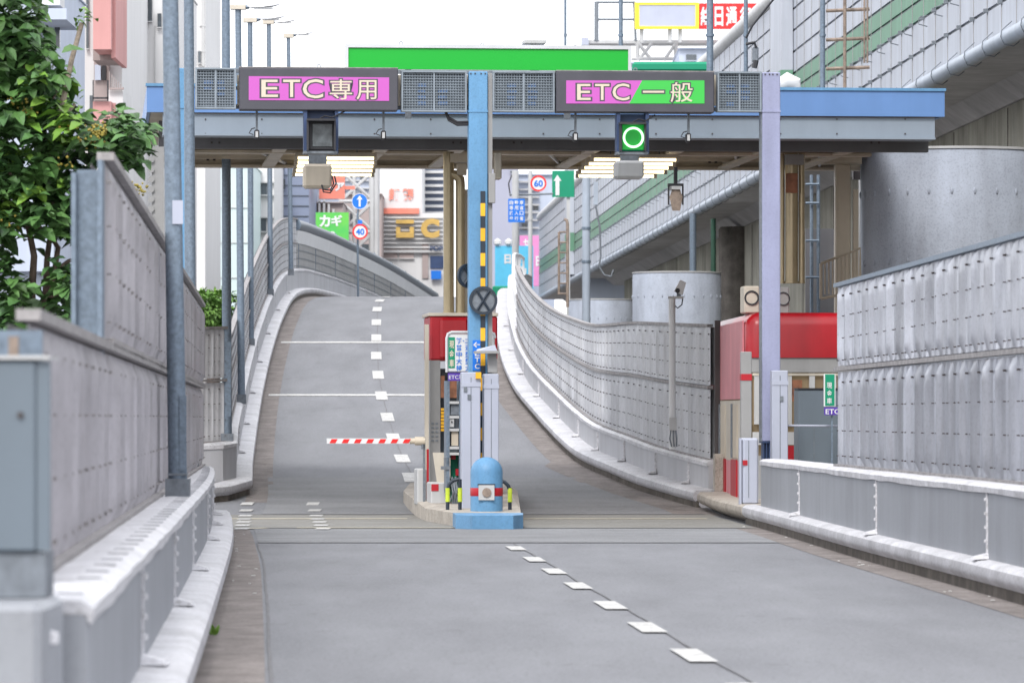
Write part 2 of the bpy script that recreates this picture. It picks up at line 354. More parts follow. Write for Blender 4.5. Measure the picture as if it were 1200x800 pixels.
RX = spline([(4, 5.8), (40.9, 4.60), (45.8, 4.45), (55.7, 4.12), (71, 3.75), (82, 3.30), (84.7, 2.82), (88.5, 2.05), (93, 1.46), (99.5, 1.02), (108.5, .5), (117, 0), (127, -.33), (140, -.5), (155, -.49), (170, -.2), (180, .4), (200, 1.8), (235, 3.8)])
CX = spline([(86, -1.80), (90, -1.98), (96.5, -2.3), (103, -2.65), (109.5, -2.96), (116, -3.29), (122.5, -3.56), (129, -3.8), (135.5, -3.99), (142, -4.18), (148.5, -4.345), (155, -4.45), (175, -4.2)])
def frange(a, b, st):
    k = max(1, int(math.ceil((b-a)/st))); return [a+(b-a)*i/k for i in range(k+1)]
def strip(mb, Ys, fa, fb, dz=0, nx=1):
    vs = []; fs = []
    for Y in Ys:
        a, b = fa(Y), fb(Y)
        for i in range(nx+1): vs.append((a+(b-a)*i/nx, Y, ZR(Y)+dz))
    m = nx+1
    for i in range(len(Ys)-1):
        for k in range(nx): fs.append((i*m+k, i*m+k+1, (i+1)*m+k+1, (i+1)*m+k))
    return mb.add(vs, fs)
# ground and road
g = MB().add([(-2500, -200, -.6), (2500, -200, -.6), (2500, 4000, -.6), (-2500, 4000, -.6)], [(0, 1, 2, 3)]); struct('ground', g, 'ground')
Yall = frange(2, 82, 2)+frange(82, 235, 1.5)[1:]
struct('road', strip(MB(), Yall, lambda Y: LX(Y)-.3-(1.3 if 68 < Y < 84 else 0), lambda Y: RX(Y)+.3, 0, 4), 'road')
struct('ramp_embankment', strip(MB(), Yall, lambda Y: LX(Y)-.9, lambda Y: RX(Y)+.9, -.30, 1), 'concw')
gl_ = MB(); strip(gl_, frange(2, 70.5, 1.5), lambda Y: LX(Y)-.1, lambda Y: LX(Y)+.30+.006*max(0, 60-Y)*.6, .004); strip(gl_, frange(84, 175, 1.5), lambda Y: LX(Y)-.1, lambda Y: LX(Y)+.40, .004)
struct('gutter', gl_, 'gutter')
gr_ = MB(); strip(gr_, frange(2, 72, 1.5), lambda Y: RX(Y)-.34, lambda Y: RX(Y)+.15, .004); strip(gr_, frange(79, 175, 1.5), lambda Y: RX(Y)-.46-(.25 if Y < 95 else 0), lambda Y: RX(Y)+.15, .004)
struct('gutter', gr_, 'gutter')
ga = MB().add([(-4.6, 68, .006), (-3.9, 68, .006), (-3.6, 75, .006), (-3.9, 84.5, .30*ZR(84.5)+.1), (-5.9, 84.5, .12), (-5.9, 72, .006)], [(0, 1, 2, 3, 4, 5)])
# concrete apron across the lanes in front of and beside the island
ap = MB(); strip(ap, frange(70.6, 79.6, 1), lambda Y: LX(Y)-1.2, lambda Y: RX(Y)-.02, .008, 2); struct('concrete_apron', ap, 'joint')
pt = MB(); strip(pt, [62.5, 66, 70.4], lambda Y: LX(Y)+.35, lambda Y: RX(Y)-.34, .006, 2); struct('road_patch', pt, 'road2')
pt = MB(); strip(pt, [79.8, 82, 84, 86, 88, 90], lambda Y: LX(Y)+.3, lambda Y: RX(Y)-.62, .006, 2); struct('road_patch', pt, 'road2')
sm = MB()
for Y, a, b, wd in ((62.4, -.02, .0, .10), (70.5, 0, 0, .12), (79.7, 0, 0, .16)): strip(sm, [Y, Y+wd], lambda q: LX(q)+.1, lambda q: RX(q)-.1, .012, 2)
JT = lambda Y: .009*math.sin(Y*.5)+.006*math.sin(Y*2.3+1)
strip(sm, frange(24, 62, .6), lambda Y: 1.37-.0462*(Y-32.8)+JT(Y), lambda Y: 1.388-.0462*(Y-32.8)+JT(Y), .009)
strip(sm, frange(88, 165, 1), lambda Y: CX(Y)+.02+JT(Y), lambda Y: CX(Y)+.045+JT(Y), .009)
strip(sm, frange(24, 62, .7), lambda Y: LX(Y)+.33+.4*JT(Y)+.0036*max(0, 60-Y), lambda Y: LX(Y)+.352+.5*JT(Y)+.0036*max(0, 60-Y), .009)
struct('tar_seam', sm, 'tar')
# painted marks
mk = MB()
DL = lambda Y: 1.29-.0462*(Y-32.8)
for i in range(9):
    p = 59.6-i*4.5 if i else 59.6
    dy = [643, 656, 670, 687, 710, 736, 769, 812, 870][i]; yc = EYE*F/(dy-HZ); ln = 1.75
    strip(mk, [yc-ln/2, yc+ln/2], lambda Y: DL(Y)-.10, lambda Y: DL(Y)+.10, .014)
for i in range(13):
    yc = 90+6.5*i; strip(mk, [yc-1.3, yc, yc+1.3], lambda Y: CX(Y)-.145, lambda Y: CX(Y)+.145, .014)
for yc, wd in ((116.2, .55), (133.8, .55)): strip(mk, [yc-wd/2, yc+wd/2], lambda Y: LX(Y)+.12, lambda Y: RX(Y)-.4, .012, 3)
for k in range(7):      # short rungs of the guide lines before the left lane
    Y = 69.6+k*2.25
    for px_ in (281.5+k*1.1, 377-k*1.9):
        x = (px_-600)*Y/F; strip(mk, [Y, Y+.8], lambda q: x-.11, lambda q: x+.11, .016)
struct('road_markings', mk, 'paint')
yl = MB(); strip(yl, [76.8, 77.25], lambda Y: LX(Y)-.6, lambda Y: -1.75, .013); strip(yl, [76.8, 77.2], lambda Y: .2, lambda Y: RX(Y)-.3, .013)
yl.add([(-4.35, 69.9, .014), (-3.8, 70.6, .014), (-3.7, 70.4, .014), (-4.3, 69.6, .014)], [(0, 3, 2, 1)])
strip(yl, [70.5, 70.75], lambda Y: -3.3, lambda Y: -.9, .014)
struct('worn_line', yl, 'yel')
# kerbs ------------------------------------------------------------
def side_path(fx, Ys, off=0, dz=0, pre=()): return [Vector(p) for p in pre]+[Vector((fx(Y)+off, Y, ZR(Y)+dz)) for Y in Ys]
LIP = [(.05, 0), (.05, .13), (0, .155), (-.012, .20), (0, .27), (.05, .305), (.42, .32)]
def kerb(name, fx, Ys, side, label, m='kerb', w_=.42, pre=()):
    prof = [(side*(o if o < .3 else w_), h) for o, h in LIP]
    t = thing(name, label, 'kerb', 'kerbs beside the ramp')
    P_ = side_path(fx, Ys, pre=pre)
    a = MB().sweep(P_, prof[2:]+[(side*w_, -.3), (prof[2][0]+side*.06, .10)], closed=True, caps=True)
    obj('coping', a, m, t, True)
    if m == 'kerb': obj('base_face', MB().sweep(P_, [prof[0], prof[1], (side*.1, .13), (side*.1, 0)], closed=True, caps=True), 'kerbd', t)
    return t, P_
def finger(t, fx, seams, side, w_):     # white mortar feet and bolted seam covers where the wall sheets meet
    for Y in seams:
        x = fx(Y)+side*w_; z = ZR(Y)
        f = MB(); xa, xb = sorted((x-side*.02, x-side*.19))
        f.add([(x, Y-.13, z+.322), (x-side*.15, Y-.16, z+.322), (x-side*.15, Y+.16, z+.322), (x, Y+.13, z+.322), (x, Y-.06, z+.38), (x-side*.13, Y-.13, z+.345), (x-side*.13, Y+.13, z+.345), (x, Y+.06, z+.38)],
              [(0, 3, 2, 1), (4, 5, 6, 7), (0, 1, 5, 4), (1, 2, 6, 5), (2, 3, 7, 6), (3, 0, 4, 7)]); obj('mortar_foot', f, 'cap', t)
def low_wall(name, fx, Ys, side, off, top, label, seams, pre=(), th=.5, wm='wall', clips=0):
    t = thing(name, label, 'wall', 'low walls beside the ramp'); o = side*off
    P_ = side_path(fx, Ys, pre=pre)
    obj('sheet_face', MB().sweep(P_, [(o, .30), (o, top-.045), (side*(off+th), top-.045), (side*(off+th), -.3), (o+side*.1, -.3)], closed=True, caps=True), wm, t)
    # lumpy coping
    rnd = random.Random(len(name)+int(Ys[0])); cpv = MB(); PP = []
    for i in range(len(P_)-1):
        nseg = max(1, int((P_[i+1]-P_[i]).length/.6))
        PP += [P_[i].lerp(P_[i+1], j/nseg) for j in range(nseg)]
    PP.append(P_[-1]); vs = []; fs = []
    pr = [(off-.02, top-.075), (off-.025, top-.02), (off+.03, top+.012), (off+.2, top+.02), (off+th+.01, top+.0), (off+th+.01, top-.04), (off+.02, top-.043)]
    for i, p in enumerate(PP):
        tt = PP[min(i+1, len(PP)-1)]-PP[max(i-1, 0)]; tt.z = 0; tt.normalize(); r = Vector((tt.y, -tt.x, 0))
        for q, (a, h) in enumerate(pr): vs.append(p+r*side*(a+(rnd.uniform(-.005, .005) if q < 5 else 0))+Vector((0, 0, h+(rnd.uniform(-.0035, .0035) if 0 < q < 5 else (rnd.uniform(-.014, .004) if q == 0 else 0)))))
    m_ = len(pr)
    for i in range(len(PP)-1):
        for k in range(m_): fs.append((i*m_+k, (i+1)*m_+k, (i+1)*m_+(k+1) % m_, i*m_+(k+1) % m_))
    fs += [tuple(range(m_)), tuple((len(PP)-1)*m_+k for k in range(m_))[::-1]]
    obj('coping', cpv.add(vs, fs), 'cap', t, True)
    for Y in seams:
        x = fx(Y)+o; z = ZR(Y); s_ = MB(); xa, xb = sorted((x-side*.016, x+side*.02)); s_.box(xa, xb, Y-.028, Y+.028, z+.32, z+top-.06)
        for q in range(5): s_.lathe((x-side*.02, Y, z+.36+q*(top-.5)/4), [(.001, -.018), (.017, -.014), (.018, .014), (.001, .018)], 8)
        obj1('seam_cover', s_, 'cap', t)
    finger(t, fx, seams, side, off)
    ck = 0
    Y = Ys[0]+.6
    while clips and Y < Ys[-1]-.4 and ck < 90:
        x = fx(Y)+side*(off+.02); xa, xb = sorted((x+side*.02, x+side*.13)); obj1('clip', MB().box(xa, xb, Y-.010, Y+.010, ZR(Y)+top+.012, ZR(Y)+top+.024), 'wallp', t); Y += clips; ck += 1
    return t
OFFL, OFFR = .27, .17
kl, PL = kerb('kerb', LX, frange(8, 69.4, 1.5), -1, 'white rounded kerb running along the left edge in the foreground', w_=OFFL+.02, pre=()); done(kl)
t_ = low_wall('low_wall', LX, frange(18.6, 69.8, 1.5), -1, OFFL, .95, 'grey sheet low wall with lumpy white coping in the left foreground', [25.8, 33.9, 41.8, 52.1, 59.5, 65.5], clips=.93); done(t_)
kr, PR = kerb('kerb', RX, frange(8, 73.5, 1.5), 1, 'white rounded kerb with a foot coloured dark as under-lip shade along the right foreground', w_=OFFR+.02); done(kr)
t_ = low_wall('low_wall', RX, frange(8, 72, 1.5), 1, OFFR, 1.04, 'grey sheet low wall with white coping under the near right noise barrier', [35.5, 45, 54.6, 65.2]); done(t_)
kb, _ = kerb('kerb', RX, frange(73.6, 82, 1), 1, 'bare beige concrete kerb in front of the right toll booth', m='kerbb', w_=.9); done(kb)
FARL = frange(86, 232, 1.5); preL = [(-6.9, 83.0, .1), (-5.9, 83.2, .12), (-5.15, 84.3, .17)]
k2, _ = kerb('kerb', LX, FARL, -1, 'white kerb sweeping up the left side of the ramp beyond the gate', w_=.34, pre=preL); done(k2)
t_ = low_wall('low_wall', LX, FARL, -1, .30, .98, 'low grey wall with white coping climbing the left side of the ramp', [93, 103, 113, 123, 133, 143, 153], wm='wallp', pre=[(-7.1, 84.2, .15), (-6.0, 84.4, .2), (-5.1, 85.0, .23)]); done(t_)
FARR = frange(82.5, 172, 1.5)
k3, _ = kerb('kerb', RX, FARR, 1, 'white rounded kerb curving up the right side of the ramp beyond the gate', w_=.40); done(k3)
t_ = low_wall('low_wall', RX, frange(83, 172, 1.5), 1, .38, .80, 'low grey wall with white coping curving up the right side of the ramp', [84.5, 87, 90, 94, 99, 105, 112, 119, 127, 136], wm='wallp', clips=.62); done(t_)
endc = MB().box(3.62, 4.1, 82.2, 82.95, .05, 1.05); single('end_block', endc, 'kerbb', 'beige concrete block closing the right ramp wall beside the pink booth side', 'block')
# noise barriers ---------------------------------------------------
def barrier(name, path, z0, z1, z2, side, period, label, m, group='noise barriers of ribbed sheet', posts=None, bolts=True, amp=.075, top2=True, kf=None):
    """ribbed sheets between rails, standing over path (height offsets above path points); side: +1 face looks to -x"""
    t = thing(name, label, 'noise barrier', group)
    P_ = [Vector(p) for p in path]; L_ = [0]
    for i in range(len(P_)-1): L_.append(L_[-1]+(P_[i+1]-P_[i]).length)
    def pos(s):
        i = min(max(int(np.searchsorted(L_, s))-1, 0), len(P_)-2); f = (s-L_[i])/(L_[i+1]-L_[i]); tt = P_[i+1]-P_[i]; tt.z = 0; tt.normalize()
        return P_[i].lerp(P_[i+1], f), Vector((-tt.y, tt.x, 0))*side
    tot = L_[-1]; rr = random.Random(int(tot*10)+int(z0*7))
    if kf is None: kf = lambda y: 1.0
    nper = max(1, int(round(tot/period))); per = tot/nper
    for (a, b, nm) in ([(z0, z1-.04, 'lower_sheet'), (z1+.04, z2-.03, 'upper_sheet')] if top2 else [(z0, z1-.04, 'lower_sheet')]):
        sub = 12; rows = 11; vs = []; fs = []; cols = nper*sub+1
        wob = [[rr.uniform(.7, 1.15), rr.uniform(.8, 1.15), rr.uniform(-.05, .05)] for _ in range(nper+1)]
        for i in range(cols):
            s = tot*i/(cols-1); p, nv = pos(s); k = (i//sub) % (nper+1); ph = (i % sub)/sub
            for j in range(rows):
                f = j/(rows-1); env = min(1, f/.10, (1-f)/.10)
                wd = .105*wob[k][1]*(1+.22*math.cos(2*math.pi*f+wob[k][2]*9))
                c = .5+wob[k][2]*.25
                d = amp*wob[k][0]*env*(math.exp(-((ph-c)/wd)**2)-.25)+amp*.5*env*math.exp(-(min(ph, 1-ph)/.1)**2)
                if i < 3 or i > cols-4: d = 0
                q = p+nv*d; vs.append((q.x, q.y, q.z+z0+(a+(b-a)*f-z0)*kf(p.y)))
        for i in range(cols-1):
            for j in range(rows-1):
                fc = (i*rows+j, (i+1)*rows+j, (i+1)*rows+j+1, i*rows+j+1); fs.append(fc)
        obj(nm, MB().add(vs, fs), m, t, True)
        # back sheet gives the panel thickness
        bk = []; 
        for i in range(0, cols, sub):
            p, nv = pos(tot*i/(cols-1)); q = p-nv*.09; bk += [(q.x, q.y, q.z+z0+(a-z0)*kf(p.y)), (q.x, q.y, q.z+z0+(b-z0)*kf(p.y))]
        nb = len(bk)//2; obj('back_sheet', MB().add(bk, [(2*i, 2*i+1, 2*i+3, 2*i+2) for i in range(nb-1)]), m, t)
    rail_z = [z0-.01, z1, z2] if top2 else [z0-.01, z1]
    for rz in rail_z:
        rm = MB(); prof = [(-side*.06, -.026), (-side*.06, .026), (side*.05, .026), (side*.05, -.026)]
        rm.sweep([p+Vector((0, 0, (rz-z0)*(kf(p.y)-1))) for p in P_], [(o, h+rz) for o, h in prof], closed=True, caps=True); obj('rail', rm, 'rail' if rz != z2 else 'galv' if m == 'corr' else 'rail', t)
    if bolts:
        bm_ = MB()
        for i in range(nper):
            for q in (.0, .5):
                s = (i+q+.02)*per; p, nv = pos(min(s, tot)); 
                for (a, b) in ([(z0, z1), (z1, z2)] if top2 else [(z0, z1)]):
                    for f, sz in ((.10, .010), (.36, .009), (.62, .009), (.86, .014)):
                        if f == .86 and q: continue
                        c = p+nv*(.030 if f > .8 else .05 if q else .03); wx = .03 if f == .86 else sz
                        z = c.z+z0+(a+(b-a)*f-z0)*kf(p.y)
                        bm_.box(c.x-.014, c.x+.014, c.y-wx, c.y+wx, z-sz*.7, z+sz*.7)
        bo_ = obj1('bolt', bm_, 'rail' if m == 'corrl' else 'bolt', t); bo_['kind'] = 'stuff'
    return t, pos, tot
PLN = lambda Ys: [Vector((-1.085-.0516*Y-.02, Y, 0)) for Y in Ys]
n1, _, _ = barrier('noise_barrier', PLN(frange(20.6, 70, 2)), .98, 2.16, 3.40, -1, .95, 'low run of weathered ribbed barrier beside the blurred grey cabinet', 'corrl', top2=False); done(n1)
n1, _, _ = barrier('noise_barrier', PLN(frange(30, 70, 2)), 2.20, 3.40, 3.42, -1, .95, 'upper tier of weathered ribbed barrier rising behind the galvanised square post', 'corrl', top2=False); done(n1)
pl_ = MB(); a = PLN([29.8])[0]
hp = thing('barrier_post', 'pale galvanised H post at the front end of the upper left barrier tier', 'post')
obj('web', MB().box(a.x-.17, a.x-.03, a.y-.01, a.y+.01, 2.0, 3.30), 'galv', hp)
obj('flange', MB().box(a.x-.03, a.x+.0, a.y-.09, a.y+.09, 2.10, 3.36), 'galv', hp); obj('flange', MB().box(a.x-.20, a.x-.17, a.y-.09, a.y+.09, 2.0, 3.28), 'galv', hp); done(hp)
sp = MB(); a = PLN([19.9])[0]
tp = thing('barrier_stub', 'short brown post and dull blue sheet behind the grey cabinet top', 'barrier')
obj('post', MB().box(-2.175, -2.135, 19.9, 19.96, .97, 2.05), 'rusty', tp); obj('sheet', MB().box(-2.6, -2.05, 20.1, 20.14, .97, 2.08), 'galv', tp); done(tp)
PRN = [Vector((6.36-.0342*Y+.06, Y, 0)) for Y in frange(20, 61.2, 2)]
n2, _, _ = barrier('noise_barrier', PRN, 1.07, 2.34, 3.45, 1, .93, 'large ribbed metal barrier in the right foreground above the low wall', 'corr'); done(n2)
KF = spline([(83, 1.03), (86, 1), (93, .88), (100, .81), (112, .74), (128, .74)])
farr = [Vector((RX(Y)+.50, Y, ZR(Y))) for Y in frange(83.4, 128, 1)]
n3, _, _ = barrier('noise_barrier', farr, .82, 2.09, 3.18, 1, .62, 'curving ribbed barrier sweeping up behind the toll island to the right', 'corrp', amp=.045, kf=KF); done(n3)
ep = MB().box(3.66, 3.76, 83.1, 83.3, 1.0, 3.45); single('barrier_post', ep, 'bolt', 'dark end post of the curving barrier beside the pink booth side', 'post')
farl = [Vector((-6.6, 85.1, .2)), Vector((-5.30, 86.2, .25))]
n4, _, _ = barrier('noise_barrier', farl, 1.0, 2.15, 3.13, -1, .24, 'flat facing piece of ribbed barrier beside the round green bush', 'corrp', amp=.02); done(n4)
farl2 = [Vector((LX(Y)-.47, Y, ZR(Y))) for Y in frange(86.6, 163, 1.5)]
n5, _, _ = barrier('noise_barrier', farl2, 1.0, 1.9, 2.75, -1, .9, 'pale ribbed barrier climbing the left side of the ramp to its crest', 'corrp', amp=.04); done(n5)
# barrier beyond the crest, with sound-absorbing tube along its top
tb = thing('noise_barrier', 'grey mesh barrier topped by a long dark tube, running down beyond the crest', 'noise barrier', 'noise barriers of ribbed sheet')
cr = [Vector((LX(Y)-.5, Y, ZR(Y))) for Y in frange(163, 232, 2)]
obj('mesh_sheet', MB().sweep(cr, [(0, .5), (0, 1.9), (-.08, 1.9), (-.08, .5)], closed=True, caps=True), 'grey', tb)
obj('pale_band', MB().sweep(cr, [(.03, 1.9), (.12, 2.35), (0, 2.36), (-.05, 1.9)], closed=True, caps=True), 'white', tb)
obj('top_tube', MB().tube([p+Vector((0, 0, 2.55)) for p in cr], .19, 14), 'galvd', tb, True)
obj('tube_cap', MB().disc(cr[0]+Vector((0, -.03, 2.55)), .21, .05), 'galv', tb)
for Y in frange(165, 229, 8):
    p = Vector((LX(Y)-.62, Y, ZR(Y))); obj('strut', MB().tube([p+Vector((.08, 0, .5)), p+Vector((.1, 0, 1.9)), p+Vector((.22, 0, 2.6)), p+Vector((.1, 0, 2.78))], .045, 6), 'galv', tb)
lm = MB()
for k in range(4): lm.sweep(cr, [(.015, .8+k*.28), (.015, .83+k*.28)])
obj('wire_lines', lm, 'galvd', tb); done(tb)
# white handrail on the right wall beyond the barrier
hr = thing('handrail', 'white tubular handrail on the right wall where the curving barrier stops', 'handrail')
hp_ = [Vector((RX(Y)+.55, Y, ZR(Y))) for Y in frange(129, 172, 2.5)]
obj('top_rail', MB().tube([p+Vector((0, 0, 1.5)) for p in hp_], .06, 8), 'white', hr, True)
for p in hp_[::2]: obj('post', MB().box(p.x-.04, p.x+.04, p.y-.04, p.y+.04, p.z+.75, p.z+1.5), 'white', hr)
done(hr)
# end pillar and cabinet, left foreground
ep = thing('end_pillar', 'pale blue-white pillar ending the low wall at the bottom left corner', 'pillar')
obj('block', MB().bev([(-3.3, 17.6, -.3), (-1.80, 17.6, -.3), (-1.83, 18.5, -.3), (-3.3, 18.5, -.3), (-3.3, 17.6, .99), (-1.80, 17.6, .99), (-1.83, 18.5, .99), (-3.3, 18.5, .99)], .03), 'wall', ep)
for z in (.15, .38, .62, .84): obj('bolt', MB().lathe((-1.80, 18.0, z), [(.001, -.03), (.03, -.02), (.03, .02), (.001, .03)], 8), 'cap', ep)
done(ep)
cb = thing('roadside_cabinet', 'tall blurred grey cabinet standing on the wall end at the left edge', 'cabinet')
obj('body', MB().bev([(-2.75, 18.05, 1.175), (-1.865, 18.05, 1.175), (-1.845, 18.4, 1.175), (-2.75, 18.4, 1.175), (-2.75, 18.05, 1.925), (-1.865, 18.05, 1.925), (-1.845, 18.4, 1.925), (-2.75, 18.4, 1.925)], .01), 'cab', cb)
obj('side_flange', MB().box(-1.862, -1.812, 18.06, 18.10, 1.18, 1.92), 'cab', cb)
obj('lid', MB().box(-2.76, -1.81, 18.03, 18.42, 1.928, 1.942), 'lgrey', cb)
obj('base', MB().box(-2.74, -1.83, 18.08, 18.4, .995, 1.172), 'galvd', cb)
obj('latch', MB().disc((-1.925, 18.035, 1.71), .012, .014), 'bolt', cb); done(cb)
# street lamps and poles, left side --------------------------------
def pole(name, label, base, topx, topy, r, m='galv', group='galvanised poles along the left wall', n_=12, square=False, extra=None, top_y_abs=None, cat='pole'):
    t = thing(name, label, cat, group); b = Vector(base); Y = b.y; tpt = at(topx, topy, Y)
    if square:
        s_ = MB().bev([(b.x-r, Y-r, b.z), (b.x+r, Y-r, b.z), (b.x+r, Y+r, b.z), (b.x-r, Y+r, b.z), (tpt.x-r, Y-r, tpt.z), (tpt.x+r, Y-r, tpt.z), (tpt.x+r, Y+r, tpt.z), (tpt.x-r, Y+r, tpt.z)], .02)
    else: s_ = MB().tube([b, b.lerp(tpt, .5), tpt], [r*1.08, r, r*.9], 16)
    obj('shaft', s_, m, t, True)
    obj('base_plate', MB().box(b.x-r*1.35, b.x+r*1.35, Y-r*1.35, Y+r*1.35, b.z-.03, b.z+.18), 'galvd', t)
    if extra: extra(t, b, tpt, r)
    return t
def stick(t, b, tp, r):
    obj('sticker', MB().box(b.x-.045, b.x+.055, b.y-r-.012, b.y-r-.004, 3.50, 3.72), 'duct', t); obj('inspection_door', MB().box(b.x+.02, b.x+.085, b.y-r-.012, b.y-r-.003, 1.2, 1.9), 'galv', t)
    obj('band', MB().box(b.x-.09, b.x+.09, b.y-r-.01, b.y+r+.01, 1.16, 1.18), 'galvd', t)
done(pole('galvanised_pole', 'thickest galvanised pole with a pale sticker, standing on the left wall', (at(208.5, 583, 43).x, 43, .95), 199, -30, .082, extra=stick))
done(pole('galvanised_pole', 'round galvanised pole just right of the thickest one', (at(224, 540, 66).x, 66, .95), 221, -30, .078))
def door(t, b, tp, r): obj('inspection_door', MB().box(b.x+.0, b.x+r*.9, b.y-r-.01, b.y-r*.7, b.z+.5, b.z+1.9), 'galv', t)
done(pole('galvanised_pole', 'galvanised pole on the left wall in front of the round green bush', (-5.33, 86.2, 1.22), 264.5, -30, .085, extra=door))
def lamp(label, bx, by, Y, tx, ty, r, bl, br, hl, hr_, hy0, hy1):
    zb = ZR(Y)+.98
    def head(t, b, tp, r_):
        a0 = at(bl, ty+2.5, Y); a1 = at(br, ty-2.5, Y); obj('bracket_box', MB().box(a0.x, a1.x, Y-.12, Y+.12, a0.z, a1.z), 'ivory', t)
        e0 = at(hl, hy1-1, Y); e1 = at(hr_, hy0+2, Y); e2 = at((hl+hr_)/2, hy0, Y)
        obj('arm', MB().tube([at(br-1, ty, Y), at(hl+2, (hy0+hy1)/2+1.5, Y)], .05, 8), 'galv', t)
        h_ = MB(); zc0 = at(hl, (hy0+hy1)/2+1, Y); zc1 = at(hr_, (hy0+hy1)/2-1.5, Y); vs = []
        for f, w1, hh in ((0, .3, .35), (.12, .8, .8), (.5, 1, 1), (.85, .9, .8), (1, .4, .3)):
            c = zc0.lerp(zc1, f); W = .17*w1; H = .075*hh
            vs += [c+Vector((0, -W, -H*.6)), c+Vector((0, W, -H*.6)), c+Vector((0, W*.8, H*.5)), c+Vector((0, 0, H)), c+Vector((0, -W*.8, H*.5))]
        fs = [(0, 1, 2, 3, 4), tuple(range(24, 19, -1))]
        for i in range(4):
            for k in range(5): fs.append((i*5+k, (i+1)*5+k, (i+1)*5+(k+1) % 5, i*5+(k+1) % 5))
        hd = obj('lamp_head', h_.add(vs, fs), 'alu', t, True)
        cg = zc0.lerp(zc1, .5); obj('glass', MB().box(cg.x-(zc1.x-zc0.x)*.3, cg.x+(zc1.x-zc0.x)*.3, Y-.12, Y+.12, cg.z-.075, cg.z-.047), 'white', hd)
    return done(pole('street_lamp', label, (at(bx, by, Y).x, Y, zb), tx, ty, r, extra=head, group='street lamps along the left wall', cat='street lamp'))
lamp('nearest street lamp on the left wall, its head highest against the sky', 283, 470, 100, 279, 9, .075, 270, 288, 290, 327, 2, 11)
lamp('second street lamp up the left wall, head just below the highest one', 294, 405, 120, 293, 24, .075, 285, 301, 303, 333, 17, 24)
lamp('third street lamp up the left wall, its head half behind its neighbour', 317, 347, 140, 315, 26, .075, 308, 321, 320, 347, 21, 28)
lamp('farthest street lamp at the crest, with the lowest head', 341, 322, 152, 338, 42, .072, 332, 344, 345, 367, 36, 42)
# ------------------------------------------------------------------ toll island
isl = thing('toll_island', 'raised concrete toll island with a light blue painted nose', 'island')
body = [(-.62, 70.9), (-.85, 71.2), (-1.42, 75.2), (-2.0, 84), (-2.05, 96), (-.2, 96), (.16, 84), (.16, 71.6), (.14, 70.9)]
zt = lambda x, y: ZR(y)+.21
obj('body', MB().prism([(-.66, 71.9), (-.92, 72.2), (-1.42, 75.6), (-1.98, 84), (-1.9, 86.2), (-.1, 86.2), (.1, 84), (.14, 71.9)], lambda x, y: -.1, zt), 'kerbb', isl)
obj('nose', MB().prism([(-.60, 69.9), (-.86, 70.35), (-.925, 71.89), (.17, 71.89), (.17, 70.4), (.02, 69.95)], 0, .215), 'lblue', isl); done(isl)
# bollard
bc = (gp(571, 600, 0).x, 72.9, .216); bo = thing('bollard', 'light blue domed bollard with a red band and round lamp on the island nose', 'bollard')
pr = [(.255, 0), (.255, .62)]+[(.255*math.cos(a), .62+.24*math.sin(a)) for a in [i*math.pi/2/8 for i in range(1, 9)]]; pr[-1] = (.01, .86)
obj('body', MB().lathe(bc, pr, 36), 'lblue', bo, True)
obj('red_band', MB().lathe((bc[0], bc[1], bc[2]+.245), [(.256, 0), (.259, .005), (.259, .125), (.256, .13)], 36), 'redd', bo, True)
pf = obj('lamp_plate', MB().box(bc[0]-.125, bc[0]+.125, bc[1]-.285, bc[1]-.2, bc[2]+.185, bc[2]+.42), 'lgrey', bo)
obj('plate_edge', MB().box(bc[0]-.14, bc[0]+.14, bc[1]-.28, bc[1]-.2, bc[2]+.42, bc[2]+.438), 'dark', pf)
obj('lamp_lens', MB().disc((bc[0]+.005, bc[1]-.31, bc[2]+.305), .072, .03, 20), 'rusty', pf); done(bo)
# hoops
def hoop(label, x0, x1, Y, h, tall=True):
    t = thing('guard_hoop', label, 'guard hoop', 'black and yellow guard hoops on the island'); z0 = .216; R = .17
    pts = [Vector((x0, Y, z0)), Vector((x0, Y, z0+h-R))]+[Vector((x0+(R-R*math.cos(a))*(1 if x1 > x0 else -1), Y, z0+h-R+R*math.sin(a))) for a in (math.pi/6, math.pi/3, math.pi/2)]+[Vector((x1, Y, z0+h))]
    obj('bar', MB().tube(pts, .03, 10), 'black', t, True); obj('sleeve', MB().tube([Vector((x0, Y, z0+.14)), Vector((x0, Y, z0+.36))], .036, 10), 'fluo', t, True)
    if tall: obj('bar', MB().tube([Vector((x1, Y, z0+h)), Vector((x1, Y, z0))], .03, 10), 'black', t, True); obj('sleeve', MB().tube([Vector((x1, Y, z0+.14)), Vector((x1, Y, z0+.36))], .036, 10), 'fluo', t, True)
    return done(t)
hoop('black guard hoop with yellow sleeves left of the blue bollard', at(524.5, 0, 73.6).x, at(539, 0, 73.6).x, 73.6, .50)
hoop('black guard hoop with a yellow sleeve right of the blue bollard', at(597.5, 0, 73.4).x, at(588, 0, 73.4).x, 73.4, .48, False)
